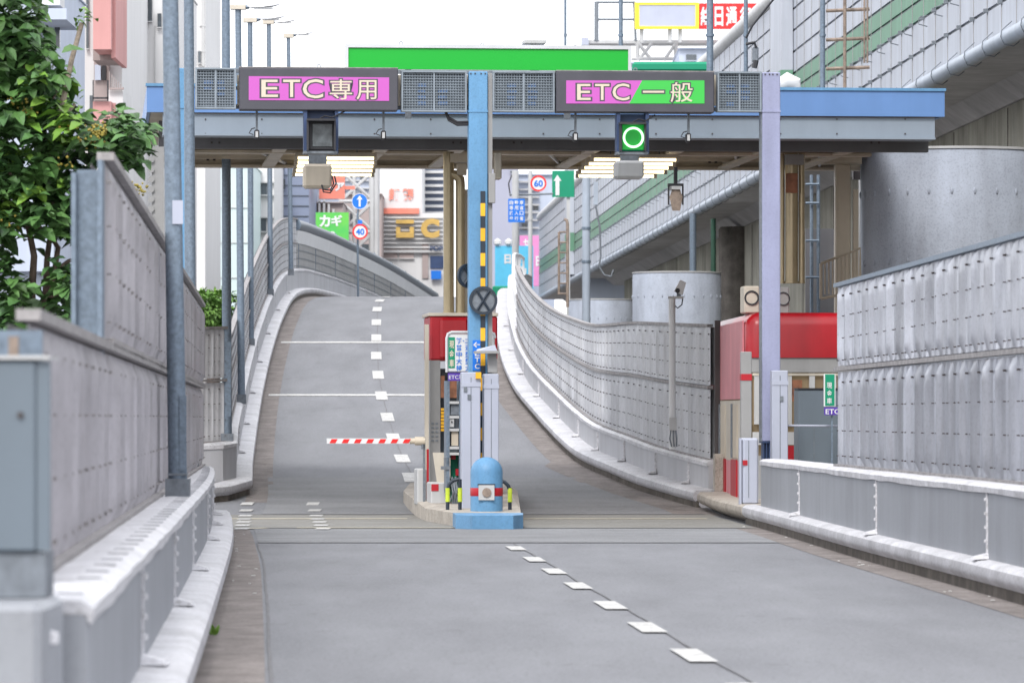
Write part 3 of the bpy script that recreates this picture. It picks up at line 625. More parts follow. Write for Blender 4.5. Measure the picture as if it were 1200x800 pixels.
# centre column
cc = thing('gate_column', 'light blue steel column carrying the sign gantry over the island', 'column')
obj('shaft', MB().gb(549.5, 571.5, 84, 0, 0, .30, .012, zb=.216), 'lblue', cc)
obj('side_flange', MB().gb(571.7, 577, 86, 0, .08, .28, 0, zb=.216), 'grey', cc)
obj('splice_band', MB().gb(549, 572, 129.5, 131.5, -.012, .3), 'lblue', cc)
stp = MB(); stq = MB(); yy = 224.0; k = 0
while yy < 538:
    h = 14.2 if k % 2 == 0 else 15; (stq if k % 2 else stp).gb(563.2, 568.6, yy, yy+h-.05, -.03, .028); yy += h; k += 1
obj('black_stripe', stp, 'black', cc); obj('yellow_stripe', stq, 'yellow', cc)
obj('switch_box', MB().gb(572.5, 580.5, 203, 238, -.02, .09, .008), 'grey', cc)
obj('bolts', (lambda m_: [m_.gb(x, x+1.5, 85.5, 87, -.014, .013) for x in (551, 556, 563, 568)] and m_)(MB()), 'bolt', cc); done(cc)
# round shutters on the column
def wheel(label, px_, py_, r, v, yaw=0):
    t = thing('round_indicator', label, 'indicator', 'round black framed indicators on the blue column'); c = gp(px_, py_, v)
    obj('rim', MB().disc(c, r, .06, 32, r*.80, yaw), 'black', t, True)
    x = MB()
    for a in (math.radians(58), math.radians(122)):
        d = Vector((math.cos(a)*math.cos(yaw), math.cos(a)*math.sin(yaw), math.sin(a)))*r*.83; x.tube([c+Vector((0, .02, 0))-d, c+Vector((0, .02, 0))+d], .022, 6)
    obj('cross_bar', x, 'black', t); obj('backing', MB().disc(c+Vector((0, .045, 0)), r*.79, .01, 28, 0, yaw), 'galvd', t); return done(t)
wheel('round black indicator with an X on the front of the blue column', 566.3, 352, .232, -.12)
wheel('smaller round black indicator half hidden behind the blue column', 550, 323, .20, .42, .5)
# ducts
def duct(label, x0, x1, y0, v, d, zb, seams=()):
    t = thing('cable_duct', label, 'cable duct', 'pale grey cable ducts of the gate'); obj('casing', MB().gb(x0, x1, y0, 0, v, d, .012, zb=zb), 'duct', t)
    obj('lid_gap', MB().gb((x0+x1)/2-.4, (x0+x1)/2+.4, y0+6, 0, v-.004, .01, 0, zb=zb+.02), 'galvd', t)
    obj('collar', MB().gb(x0-.4, x1+.4, y0+12, y0+17, v-.01, .05), 'duct', t)
    for a, b in seams: obj('handle', MB().gb(a, a+4, b, b+6, v-.02, .02), 'galvd', t)
    return done(t)
duct('wide pale cable duct left of the striped strip on the island', 541, 563, 436, -.62, .30, .216, ((548, 462), (543.5, 453)))
duct('narrow pale cable duct right of the striped strip behind the bollard', 567, 584.5, 438, -.55, .30, .216)
# camera shelf on column
cs = thing('gate_sensor', 'flat white wedge shaped sensor clamped on the front of the blue column', 'sensor')
q = [gp(558, 412, -.5), gp(583, 412, -.5), gp(583, 412, -.2), gp(558, 412, -.2), gp(559, 409, -.48), gp(580, 404, -.48), gp(580, 404, -.22), gp(559, 409, -.22)]
obj('body', MB().hexa(q), 'duct', cs); obj('tray', MB().gb(557, 585, 411, 414, -.52, .34), 'grey', cs); obj('clamp', MB().gb(572, 582, 414, 436, -.3, .14), 'grey', cs); done(cs)
mo = thing('yellow_junction', 'small yellow box on the column below the blue panel', 'junction box'); obj('box', MB().gb(557.5, 564, 436, 443.5, -.68, .05), 'yellow', mo); done(mo)
# price board
pb = thing('price_board', 'toll price board with green side strip and blue lettering on the booth front', 'sign')
V = 1.4
obj('panel', MB().gb(524, 580, 391, 436, V, .05, .02), 'white', pb)
obj('rim', MB().tube([gp(523.5, 436, V-.01), gp(523.5, 396, V-.01), gp(525, 391, V-.01), gp(529, 389, V-.01), gp(575, 389, V-.01), gp(579, 391, V-.01), gp(580.5, 396, V-.01)], .022, 6), 'alu', pb, True)
gs = obj('green_strip', MB().gb(525.5, 533, 395, 431, V-.01, .02), 'sgreen', pb)
x = MB(); [gtext(x, ch, 526.6, 532, y, y+9, V-.014, bold=.015) for ch, y in (('現', 399), ('金', 410), ('車', 421))]; obj('lettering', x, 'cream', gs)
x = MB()
for ch, cx, cy in (('軽', 538, 400), ('・', 543, 400), ('二', 548, 400), ('普', 538, 408), ('中', 538, 416), ('大', 538, 424), ('特', 538, 432), ('通', 548.5, 408), ('型', 548.5, 416), ('型', 548.5, 424), ('大', 548.5, 432)):
    w_ = 1 if ch == '・' else 3.3; gtext(x, ch, cx-w_, cx+w_, cy-4.3+(3 if len(ch) and ch in '・' else 0)+(1.5 if ch == '二' else 0), cy+2.6-(3 if ch == '・' else 0)-(1 if ch == '二' else 0), V-.012, bold=.015)
for r_, y in enumerate((398, 408, 416, 424, 431)): gtext(x, '0', 571, 574.5, y-3, y+3, V-.012, bold=.03)
obj('lettering', x, 'sblue', pb)
ps = obj('purple_strip', MB().gb(525, 545, 437, 446, V-.005, .03), 'purple', pb); x = MB(); gtext(x, 'ETC車', 526, 544, 438.6, 444.4, V-.012, bold=.01); obj('lettering', x, 'white', ps); done(pb)
eb = thing('etc_lane_plate', 'narrow blue plate with arrow and ETC letters on the front of the blue column', 'sign')
obj('panel', MB().gb(554, 563, 398.5, 434, -.02, .018), 'sblue', eb); x = MB()
gtext(x, '←', 554.6, 562.5, 400.5, 407, -.026, bold=.02)
for ch, y in (('E', 411), ('T', 418.5), ('C', 426)): gtext(x, ch, 556.5, 562, y, y+6, -.026, bold=.02)
obj('lettering', x, 'white', eb); done(eb)
# centre booth
b0 = thing('toll_booth', 'narrow red and grey toll booth on the centre island', 'toll booth', 'red toll booths')
V = 5.0
u0, u1 = gu(502, V), gu(583, V)
obj('wall', MB().gl(u0+.06, u1-.06, V+.04, V+1.5, .21, 1.0), 'ivory', b0)
obj('fascia', MB().gb(504, 583, 370, 422, V-.03, 1.5, .03), 'redd', b0)
obj('roof_hood', MB().gb(516, 549, 372, 421, V-.12, .1, .05), 'red', b0)
obj('roof_edge', MB().gb(502, 584, 366.5, 370.5, V-.06, 1.6, .01), 'ivory', b0)
for x0, x1, nm, m_ in ((504, 516, 'front_post', 'grey'), (572, 583, 'front_post', 'grey')): obj(nm, MB().gb(x0, x1, 422, 0, V, .35, zb=.21), m_, b0)
obj('window', MB().gl(gu(517, V)+.0, gu(571, V), V+.30, V+.34, .9, 2.55), 'glass', b0)
obj('counter_panel', MB().gb(526, 541, 442, 466, V-.03, .2), 'brown', b0)
obj('counter_panel', MB().gb(516.5, 521, 440, 466, V-.02, .2), 'brown', b0)
obj('side_frame', MB().gb(498, 502.5, 380, 0, V-.3, .12, zb=.21), 'ivory', b0)
obj('red_stripe', MB().gb(500, 502.6, 526, 0, V-.33, .02, zb=.25), 'redd', b0)
sp_ = MB()
for k in range(7): sp_.gb(516.8, 522, 478+k*4, 481+k*4, V-.02, .1)
obj('spiral_cord', sp_, 'yellow', b0)
lv = MB(); [lv.gb(505.5+j*5, 508.5+j*5, 495+i*5, 497+i*5, V-.012, .012) for i in range(5) for j in range(2)]; obj('vent_slots', lv, 'galvd', b0); done(b0)
# ticket machine
tm = thing('ticket_machine', 'grey and beige payment machine with open shelves on the centre island', 'ticket machine'); V = 1.6
obj('frame', MB().gb(523, 527, 446, 0, V, .5, zb=.45).gb(538, 541.5, 446, 0, V, .5, zb=.21), 'galv', tm)
fr = MB(); [fr.gb(526, 540, y, y+3, V, .45) for y in (470, 487, 502, 523, 530)]; obj('shelf', fr, 'lgrey', tm)
obj('unit', MB().gb(528, 538, 474, 486, V+.05, .3), 'galvd', tm); obj('unit', MB().gb(529, 537, 504, 522, V+.05, .3), 'beige', tm)
ub = obj('unit', MB().gb(527, 532, 489, 500, V+.02, .3), 'lgrey', tm); obj('knob', MB().disc(gp(529.5, 494, V), .015, .03), 'dark', ub)
obj('foot', MB().gb(518, 528, 546, 550, V-.02, .3).gb(521, 527, 536, 546, V, .2), 'galvd', tm)
obj('back_board', MB().gb(528, 539, 530, 0, V+.3, .05, zb=.3), 'sgreen', tm)
x = MB(); x.gb(529, 534, 532, 538, V+.15, .06).gb(534, 538, 549, 557, V+.15, .06); obj('red_part', x, 'redd', tm)
cbm = MB(); rr = random.Random(3)
for k in range(9):
    a = gp(526+rr.random()*12, 558+rr.random()*8, V+.1); b = gp(526+rr.random()*12, 590, V+.1); cbm.tube([a, a.lerp(b, .5)+Vector((rr.uniform(-.06, .06), -.05, 0)), b], .014, 6)
obj('cables', cbm, 'galvd', tm); done(tm)
hs = thing('machine_housing', 'beige sloped machine housing with a dark red band at the booth foot', 'machine housing'); V = 2.2
obj('upper', MB().add([gp(507, 530, V), gp(520, 530, V), gp(529, 565, V), gp(512, 565, V), gp(507, 530, V+.9), gp(520, 530, V+.9), gp(529, 565, V+.9), gp(512, 565, V+.9)], [(0, 3, 2, 1), (4, 5, 6, 7), (0, 1, 5, 4), (1, 2, 6, 5), (2, 3, 7, 6), (3, 0, 4, 7)]), 'ivory', hs)
obj('lower', MB().gb(505, 528, 565, 0, V-.05, 1.0, .02, zb=.21), 'lgrey', hs); obj('red_band', MB().gb(505.5, 514, 567, 575, V-.06, .02), 'redd', hs); done(hs)
bx = thing('control_box', 'low grey box beside the booth foot under the barrier motor', 'box'); V = 6.5; obj('body', MB().gb(489, 500, 549, 0, V-3, .8, .02, zb=.21), 'lgrey', bx); done(bx)
# barrier arm
ba = thing('lane_barrier', 'red and white lane barrier arm lowered across the left lane', 'barrier arm'); V = 3.2
obj('arm', MB().gb(383, 480, 513.4, 519.6, V, .06), 'white', ba)
sm_ = MB()
for k in range(7):
    x0 = 386+k*14.3; q = [gp(x0, 519, V-.006), gp(x0+7, 519, V-.006), gp(x0+9.6, 514.2, V-.006), gp(x0+2.6, 514.2, V-.006)]; sm_.add(q+[p+Vector((0, .004, 0)) for p in q], [(0, 1, 2, 3), (7, 6, 5, 4), (0, 4, 5, 1), (1, 5, 6, 2), (2, 6, 7, 3), (3, 7, 4, 0)])
obj('red_marks', sm_, 'sred', ba); mt = obj('motor', MB().tube([gp(480, 516.5, V+.05), gp(486, 516.5, V+.05), gp(486.2, 516.5, V+.05), gp(498, 516.5, V+.05)], [.05, .05, .075, .075], 14), 'beige', ba, True)
obj('bracket', MB().gb(494, 498, 519, 526, V, .08), 'galvd', ba)
obj('support_post', MB().gb(496, 498.6, 512, 0, V, .1, zb=.21), 'galvd', ba); done(ba)
# ------------------------------------------------------------------ canopy
cn = thing('gate_canopy', 'blue edged steel canopy with fluorescent lights spanning both toll lanes', 'canopy')
V = 3.2; zt_, zb_ = gz(104, gu(600, V), V), gz(134, gu(600, V), V)
uL, uR = gu(172, V), gu(1107, V)
obj('fascia', MB().gl(uL, uR, V, V+.06, zb_, zt_), 'fascia', cn)
obj('fascia_cap', MB().gl(uL-.02, uR+.02, V-.03, V+.1, zt_+.002, zt_+.05), 'lblue', cn)
obj('fascia', MB().gl(uR-.06, uR, V+.062, V+9.8, zb_, zt_), 'fascia', cn); obj('fascia', MB().gl(uL, uL+.06, V+.062, V+9.8, zb_, zt_), 'fascia', cn)
obj('roof_sheet', MB().gl(uL+.07, uR-.07, V+.07, V+9.8, zt_-.12, zt_-.06), 'galv', cn)
obj('ceiling', MB().gl(uL+.07, uR-.07, V+.07, V+9.8, zb_+.02, zb_+.06), 'soffit', cn)
zB = gz(161, gu(600, V+.6), V+.6)
fb = obj('front_beam', MB().gl(gu(190, V+.6), gu(1089, V+.6), V+.07, V+.13, zB, zb_-.02), 'beam', cn)
obj('beam_flange', MB().gl(gu(190, V+.6), gu(1089, V+.6), V+.0, V+.6, zB-.035, zB-.003), 'beam', fb)
x = MB()
for px_ in list(range(240, 900, 66))+[914, 980, 1060]: x.gb(px_, px_+1.6, 139, 140.6, V+.055, .014); x.gb(px_, px_+1.6, 156, 157.6, V+.055, .014)
obj('bolts', x, 'bolt', fb)
obj('under_beam', MB().gl(gu(186, V+1.4), gu(1088, V+1.4), V+1.4, V+1.6, zB-.17, zB+.3), 'beamd', cn)  # darker member paints in the shade below the front beam
for px_ in (247, 530, 601, 1020):
    q = MB()
    for i in range(2):
        for j in range(2): q.gb(px_+i*9, px_+2.2+i*9, 160+j*6, 162.4+j*6, V+1.385, .012)
    obj('splice_bolts', q, 'bolt', cn)
# cross beams running back, beige I beams
for px_ in (206, 330, 450, 540, 700, 800, 905, 1000):
    u = gu(px_, 6); q = MB().gl(u-.02, u+.02, V+1.6, V+9.4, zB-.02, zb_).gl(u-.12, u+.12, V+1.6, V+9.4, zB-.06, zB-.022); obj('cross_beam', q, 'beige', cn)
for vv, zz in ((V+4.6, .02), (V+9.3, 0)):
    q = MB().gl(gu(190, vv), gu(1020, vv), vv, vv+.05, zB-.02, zb_).gl(gu(190, vv), gu(1020, vv), vv-.14, vv+.18, zB-.07, zB-.022); lb = obj('rear_beam', q, 'beige', cn)
    s_ = MB()
    for px_ in (242, 508, 830):
        for i in range(3):
            for j in range(2): u = gu(px_, vv); s_.gl(u+j*.12, u+j*.12+.05, vv-.016, vv-.002, zB+.06+i*.1, zB+.10+i*.1)
    obj('splice_bolts', s_, 'bolt', lb)
for px_ in (300, 372, 640, 760, 860, 960):
    u = gu(px_, 8); obj('diagonal_brace', MB().tube([gw(u, V+4.7, zB), gw(u+.7, V+9.2, zB+.02)], .035, 6), 'lgrey', cn)
q = MB()
for vv in (V+2.6, V+3.3, V+6.4, V+7.6): q.gl(gu(190, vv), gu(1010, vv), vv, vv+.05, zB+.0, zB+.06)
obj('purlin', q, 'beige', cn); done(cn)
# gutter sheet left end
sh = thing('side_shutter', 'grey brown corrugated panel hanging at the left end of the canopy', 'panel'); q = MB().gb(178, 192, 172, 330, 3, .3)
for k in range(13): q.tube([gp(177, 176+k*11.5, 2.95), gp(177, 176+k*11.5, 3.3)], .055, 8)
obj('sheet', q, 'grey', sh); done(sh)
# fluorescent fixtures
def fluo(label, x0, x1, i, v, par=None):
    t = thing('fluorescent_light', label, 'light fitting', 'fluorescent lights under the canopy'); z = zB-.16; u0, u1 = gu(x0, v), gu(x1, v)
    obj('housing', MB().gl(u0-.05, u1+.05, v-.05, v+.05, z+.03, z+.10), 'soffit', t)
    obj('tube', MB().tube([gw(u0, v, z), gw(u1, v, z)], .025, 8), 'tube', t, True)
    obj('holder', MB().gl(u0-.06, u0, v-.04, v+.04, z-.04, z+.03), 'ivory', t); obj('holder', MB().gl(u1, u1+.06, v-.04, v+.04, z-.04, z+.03), 'ivory', t)
    for u in (u0+.3, u1-.3): obj('hanger', MB().gl(u-.01, u+.01, v-.01, v+.01, z+.1, zB-.01), 'galvd', t)
    return done(t)
onm = ['frontmost', 'second', 'middle', 'fourth', 'rearmost']
for i, v in enumerate((7.6, 9.0, 10.3, 11.7, 13.2)):
    dx = (0, 0, -1, -2, -3)[i]; fluo(onm[i]+' fluorescent tube of the five above the left lane', 349-abs(dx), 438+dx, i, v); fluo(onm[i]+' fluorescent tube of the five above the right lane', (696, 690, 685, 681, 678)[i], (792, 788, 783, 778, 766)[i], i, v)
# end columns of the gate
c2 = thing('gate_column', 'lavender steel column on the right wall in front of the booth', 'column'); V = 0
obj('shaft', MB().gb(893.5, 914.5, 85, 517, V, .30, .012), 'lav', c2); obj('splice_band', MB().gb(893, 915, 129.5, 131.5, -.012, .3), 'lav', c2)
obj('foot_plate', MB().gb(893, 906, 517, 519, -.04, .36), 'navy', c2); fo = MB(); [fo.gb(894+i*3.5, 895.6+i*3.5, 519, 538, -.02, .2) for i in range(4)]; obj('foot_ribs', fo, 'navy', c2); obj('foot_core', MB().gb(895, 906, 519, 0, .05, .2, zb=.9), 'navy', c2)
obj('side_flange', MB().gb(891.5, 893.3, 87, 517, .05, .2), 'galvd', c2)
x = MB(); [x.gb(a, a+1.5, 86.5, 88, -.014, .012) for a in (896, 901, 905, 910)]; obj('bolts', x, 'bolt', c2); done(c2)
c3 = thing('gate_column', 'light blue column mostly hidden behind the galvanised poles on the left', 'column'); obj('shaft', MB().gb(204, 218, 80, 0, 0, .3, .01, zb=.9), 'lblue', c3); obj('splice_band', MB().gb(203.6, 218.4, 125, 127, -.012, .3), 'lblue', c3); done(c3)
d2 = duct('pale cable duct beside the foot of the lavender column', 905, 923.5, 434, -.5, .25, 1.0, ((914, 464),))
# gantry beam carrying signs
gb_ = thing('sign_gantry', 'slim steel gantry between the columns that carries the lane signs', 'gantry')
obj('top_rail', MB().gb(229, 893, 82.5, 87, .30, .12), 'galvd', gb_); obj('bottom_rail', MB().gb(229, 893, 124, 129, .30, .12), 'galvd', gb_); obj('back_rail', MB().gb(229, 893, 103, 107, .32, .1), 'fascia', gb_)
x = MB()
for px_ in (279.5, 467.8, 548.5, 573, 651, 838): x.gb(px_-1.5, px_+1.5, 88, 124, .22, .1)
obj('upright', x, 'ivory', gb_)
cbl = MB()
for r_ in (0, 3): cbl.tube([gp(522, 131, .2), gp(526, 138+r_, .15), gp(536, 143.5+r_, .12), gp(549, 143+r_, .12)], .022, 8)
obj('cable_loop', cbl, 'dark', gb_, True); done(gb_)
def grille(label, x0, x1, y0, y1):
    t = thing('equipment_grille', label, 'grille box', 'grey grille boxes between the lane signs'); v = .0
    obj('back_plate', MB().gb(x0+1, x1-1, y0+1, y1-1, v+.12, .14), 'meshb', t)
    f = MB().gb(x0, x1, y0, y0+2, v, .25).gb(x0, x1, y1-2, y1, v, .25).gb(x0, x0+2, y0+2, y1-2, v, .25).gb(x1-2, x1, y0+2, y1-2, v, .25).gb((x0+x1)/2-1, (x0+x1)/2+1, y0+2, y1-2, v+.02, .05); obj('frame', f, 'meshf', t)
    m_ = MB(); nx = int((x1-x0)/3.1); ny = int((y1-y0)/3.1)
    for i in range(1, nx): a = x0+(x1-x0)*i/nx; m_.gb(a-.35, a+.35, y0+2, y1-2, v+.05, .012)
    for i in range(1, ny): a = y0+(y1-y0)*i/ny; m_.gb(x0+2, x1-2, a-.35, a+.35, v+.035, .012)
    obj('wire_mesh', m_, 'meshf', t); q = MB(); rr = random.Random(int(x0))
    for cx in ((x0*.68+x1*.32), (x0*.36+x1*.64)):
        for k in range(4):
            if rr.random() < .8: q.gb(cx-6, cx+6-rr.random()*3, y0+15+k*7, y0+19+k*7, v+.095, .02)
    obj('louvres', q, 'fascia', t)
    return done(t)
grille('grey grille box at the far left of the gantry', 229, 276.5, 79.5, 127.5)
grille('grey grille box between the left lane sign and the blue column', 470.5, 547, 83, 131)
grille('grey grille box just right of the blue column', 577.5, 650, 83.5, 131)
grille('grey grille box beside the lavender column top', 841, 892.5, 84, 131)
# LED signs
def led(label, x0, x1, y0, y1, sc, parts):
    t = thing('lane_sign', label, 'sign', 'LED lane signs on the gantry')
    obj('housing', MB().gb(x0, x1, y0, y1, -.10, .35, .015), 'signf', t)
    for nm, poly, m_ in sc:
        q = [gp(a, b, -.108) for a, b in poly]; n_ = len(q); q2 = [gp(a, b, -.099) for a, b in poly]
        fd = obj(nm, MB().add(q+q2, [tuple(range(n_))]+[(i, n_+i, n_+(i+1) % n_, (i+1) % n_) for i in range(n_)]), m_, t)
    o_ = MB(); i_ = MB()
    for ch, a, b, c, d in parts:
        gtext(o_, ch, a, b, c, d, -.112, off=.03, bold=.02); gtext(i_, ch, a+.8, b-.8, c+.6, d-.6, -.118, bold=.004)
    obj('letter_outline', o_, 'signf', t); obj('lettering', i_, 'cream', t)
    obj('lifting_eye', MB().disc(gp((x0+x1)/2, y0-2.3, 0), .035, .02, 14, .02), 'galvd', t)
    obj('top_trim', MB().gb(x0, x1, y0-1.2, y0-.1, -.09, .3), 'rail', t)
    return done(t)
led('left lane sign reading ETC 専用 in cream letters on pink', 280.5, 466.5, 80, 129.5, [('pink_field', [(291.5, 89.5), (291.5, 117.5), (456, 118.5), (456, 91)], 'pink')],
    [('E', 305.5, 326.5, 93, 114.5), ('T', 331, 352.5, 93, 114.5), ('C', 354, 379.5, 92.5, 116), ('専', 385.5, 413.5, 92.5, 117.5), ('用', 417, 442, 93.5, 117.5)])
led('right lane sign reading ETC 一般 on pink and green', 652, 837, 84, 132, [('pink_field', [(663.5, 94.5), (663.5, 121.5), (737.5, 121.5), (752.5, 94.5)], 'pink'), ('green_field', [(752.5, 94.5), (737.5, 121.5), (825.5, 121.5), (825.5, 94.5)], 'ledg')],
    [('E', 675.5, 693, 98, 118), ('T', 696.5, 715, 98, 118), ('C', 717, 738.5, 97.5, 118.5), ('一', 752.5, 779, 106, 109.5), ('般', 785, 812.5, 96, 120.5)])
# signals
def signal(label, x0, x1, y0, y1, lit):
    t = thing('lane_signal', label, 'signal', 'lane signals below the gantry'); 
    bk = MB().gb(x0-1, x0+3, y0-1, y1, -.05, .3).gb(x1-3, x1+1, y0-1, y1, -.05, .3).gb(x0+3, x1-3, y0, y0+12, .1, .1); obj('bracket', bk, 'navy', t)
    h = obj('housing', MB().gb(x0+4, x1-3, y0+11, y1-4, -.12, .35, .02), 'dark' if not lit else 'sgreen', t)
    vz = MB().gb(x0+3, x1-2, y0+9, y0+11.5, -.38, .3).gb(x0+3, x0+5, y0+11.5, y1-4, -.30, .2).gb(x1-4, x1-2, y0+11.5, y1-4, -.30, .2); obj('visor', vz, 'dark', h)
    if lit:
        obj('face', MB().gb(x0+5.5, x1-4.5, y0+12.5, y1-5.5, -.14, .018), 'gglow', h); c = gp((x0+x1)/2+.5, (y0+y1)/2+3.7, -.165); obj('ring_light', MB().disc(c, .172, .02, 36, .135), 'gring', h)
    else: obj('lens', MB().gb(x0+9, x1-6, y0+15, y1-8, -.14, .018, .006), 'lens', h); 
    obj('tray', MB().gb(x0-1, x1, y1-3, y1, -.1, .35), 'galvd', t)
    x = MB(); x.tube([gp(x0+18, y0+9, -.1), gp(x0+24, y0+6, -.15), gp(x0+32, y0+8, -.12), gp(x1+8, y0+1, 0)], .014, 6); obj('cable', x, 'dark', t, True); return done(t)
signal('unlit dark lane signal below the left lane sign', 357, 395.5, 130, 180, False)
signal('lane signal showing a lit green ring below the right lane sign', 724, 759.5, 134, 181, True)
def rearbox(label, x0, x1, y0, y1):
    t = thing('hanging_device', label, 'device', 'grey devices hanging under the canopy'); obj('casing', MB().gb(x0, x1, y0+10, y1, 1.6, .5, .04), 'lgrey' if x0 > 600 else 'beige', t)
    obj('hanger', MB().gb(x0+6, x1-6, y0-6, y0+10, 1.7, .2), 'galvd', t); x = MB()
    for r_ in (0, 3): x.tube([gp(x1-12, y1-3, 1.6), gp(x1-10, y1+2+r_, 1.55), gp(x1-2, y1+3+r_, 1.55), gp(x1+2+r_, y1-5, 1.55), gp(x1+r_, y1-14, 1.6)], .014, 6)
    if x0 < 600: obj('cable_loops', x, 'dark', t, True)
    return done(t)
rearbox('beige grey box with cable loops hanging beneath the unlit signal', 356, 389, 182, 220)
rearbox('pale grey box hanging beneath the lit green signal', 722, 755, 178, 209)
def antenna(label, px_, y0):
    t = thing('hanging_antenna', label, 'antenna', 'small antennas on rods below the gantry'); obj('rod', MB().gb(px_-1.3, px_+1.3, y0, y0+24, .2, .05), 'galvd', t)
    obj('head', MB().gb(px_-3, px_+3, y0+23, y0+34, .14, .14, .02), 'dark', t); obj('face', MB().gb(px_-1.6, px_+1.6, y0+25, y0+32, .125, .014), 'lgrey', t)
    obj('cable', MB().tube([gp(px_-2, y0+21, .2), gp(px_-6, y0+22, .2), gp(px_-9, y0+27, .2), gp(px_-4, y0+29, .2)], .01, 5), 'dark', t); return done(t)
for px_, y0, lb in ((301, 129, 'small antenna left of the unlit signal'), (449.5, 130, 'small antenna right of the unlit signal'), (674.5, 132, 'small antenna left of the green lit signal'), (807, 133, 'small antenna right of the green lit signal')): antenna(lb+' on a short rod', px_, y0)
cm = thing('hanging_camera', 'brown lantern shaped camera hanging from the canopy over the right lane', 'camera'); V = 4
obj('casing', MB().add([gp(788, 221, V), gp(796.5, 221, V), gp(800, 231, V), gp(797, 247, V), gp(788, 247, V), gp(784.5, 231, V)]+[gp(a, b, V+.25) for a, b in ((788, 221), (796.5, 221), (800, 231), (797, 247), (788, 247), (784.5, 231))], [tuple(range(6)), tuple(range(11, 5, -1))]+[(i, 6+i, 6+(i+1) % 6, (i+1) % 6) for i in range(6)]), 'rusty', cm)
obj('yoke', MB().gb(783, 801, 215, 218, V, .1).gb(783, 784.6, 218, 240, V+.05, .06).gb(799.6, 801.2, 218, 240, V+.05, .06).gb(790, 794, 196, 215, V, .08), 'dark', cm); obj('hood', MB().gb(787, 798, 218, 222, V-.04, .3), 'lgrey', cm); done(cm)
# big green board
gbd = thing('blank_board', 'long blank bright green board in an aluminium frame above the canopy', 'sign board'); V = 1.2
z0a, z1a = gz(82, gu(572, V), V), gz(53.5, gu(572, V), V); ua, ub_ = gu(404.5, V), gu(739.5, V)
obj('panel', MB().gl(ua+.05, ub_-.05, V, V+.08, z0a, z1a-.05), 'bgreen', gbd)
obj('frame', MB().gl(ua, ub_, V-.03, V+.14, z1a-.05, z1a+.01).gl(ua, ua+.05, V-.03, V+.14, z0a-.3, z1a-.05).gl(ub_-.05, ub_, V-.03, V+.14, z0a-.3, z1a-.05), 'alu', gbd)
for px_ in (470, 565, 674): obj('lifting_eye', MB().disc(gp(px_, 49.5+(px_-404)*.02, V+.05), .035, .02, 14, .02), 'galvd', gbd)
obj('support', MB().gl(ua+1, ua+1.1, V+.1, V+.2, z0a-.8, z0a+.2).gl(ub_-1.1, ub_-1, V+.1, V+.2, z0a-.8, z0a+.2), 'galvd', gbd)
done(gbd)
tb2 = thing('green_roof_strip', 'dark green tarpaulin strip behind the right end of the green board', 'tarpaulin'); obj('sheet', MB().px(741, 836, 72.5, 84, 100, .4, .05), 'sgreen', tb2); done(tb2)
# pipes between canopy and booths
def pipes(label, xs, y0, y1, v, flange=True):
    t = thing('pipe_column', label, 'pipe column', 'beige glossy pipes under the canopy')
    for (a, b, top) in xs:
        u0, u1 = gu(a, v), gu(b, v); r = (u1-u0)/2; u = (u0+u1)/2; obj('pipe', MB().tube([gw(u, v, gz(y1, u, v)), gw(u, v, gz(top, u, v))], r, 20), 'gold', t, True)
        if flange: obj('flange', MB().tube([gw(u, v, gz(y1, u, v)), gw(u, v, gz(y1-2.5, u, v))], r*1.12, 20), 'gold', t, True)
    return t
pc = pipes('pair of beige glossy pipes rising from the centre booth to the canopy', [(519.5, 532, 178), (534, 545, 216)], 178, 368, 6.0)
obj('elbow', MB().tube([gp(539.5, 218, 6), gp(539, 210, 6), gp(534, 205, 6), gp(528, 204, 6)], .085, 12), 'gold', pc, True)
obj('bracket_plate', MB().gb(528, 548, 180, 190, 5.8, .3).gb(536, 547, 192, 205, 5.8, .2), 'beige', pc); obj('flat_duct', MB().gb(543, 549.5, 222, 366, 6.3, .2), 'ivory', pc); done(pc)
pc2 = pipes('beige glossy pipe standing on the right booth under the canopy', [(914.5, 919, 180), (920, 935, 180), (936, 943, 180)], 180, 332, 7)
obj('red_band', MB().gb(921, 935, 203, 226, 6.84, .05, .01), 'brown', pc2); obj('grey_cap', MB().gb(921, 942, 181, 193, 6.83, .2), 'grey', pc2); done(pc2)
hb = thing('hanging_duct', 'beige duct stub hanging from the canopy right of the blue column', 'duct'); obj('casing', MB().gb(580, 588, 178, 210, 4, .3, .02), 'ivory', hb); done(hb)
# ------------------------------------------------------------------ right booth
rb = thing('toll_booth', 'large rounded red toll booth with a faded pink side at the right', 'toll booth', 'red toll booths')
V = 3.0; uf0, uf1 = gu(874, V), gu(1010, V); Z0, Z1 = .28, gz(366, gu(930, V), V)
dep = 7.2
def bsec(z0, z1, rad, nm, m_, inset=0, v0=V, v1=None):
    v1 = v1 or V+dep; q = MB(); x0, x1 = uf0+inset, uf1-inset; vs = []; a_, b_ = v0+inset, v1-inset; sk = .05
    ring = []
    for cx, cy, st in ((x0+rad, a_+rad, 180), (x1-rad, a_+rad, 270), (x1-rad, b_-rad, 0), (x0+rad, b_-rad, 90)):
        for k in range(6): an = math.radians(st+k*18); ring.append((cx+rad*math.cos(an), cy+rad*math.sin(an)))
    n_ = len(ring)
    for z, ins in ((z0, 0), (z1, 0)): vs += [gw(x-0*ins+sk*(y-V), y, z) for x, y in ring]
    return obj(nm, q.add(vs, [tuple(range(n_))[::-1], tuple(range(n_, 2*n_))]+[(i, (i+1) % n_, n_+(i+1) % n_, n_+i) for i in range(n_)]), m_, rb, True)
zA = gz(419, gu(930, V), V); zBn = gz(436, gu(930, V), V)
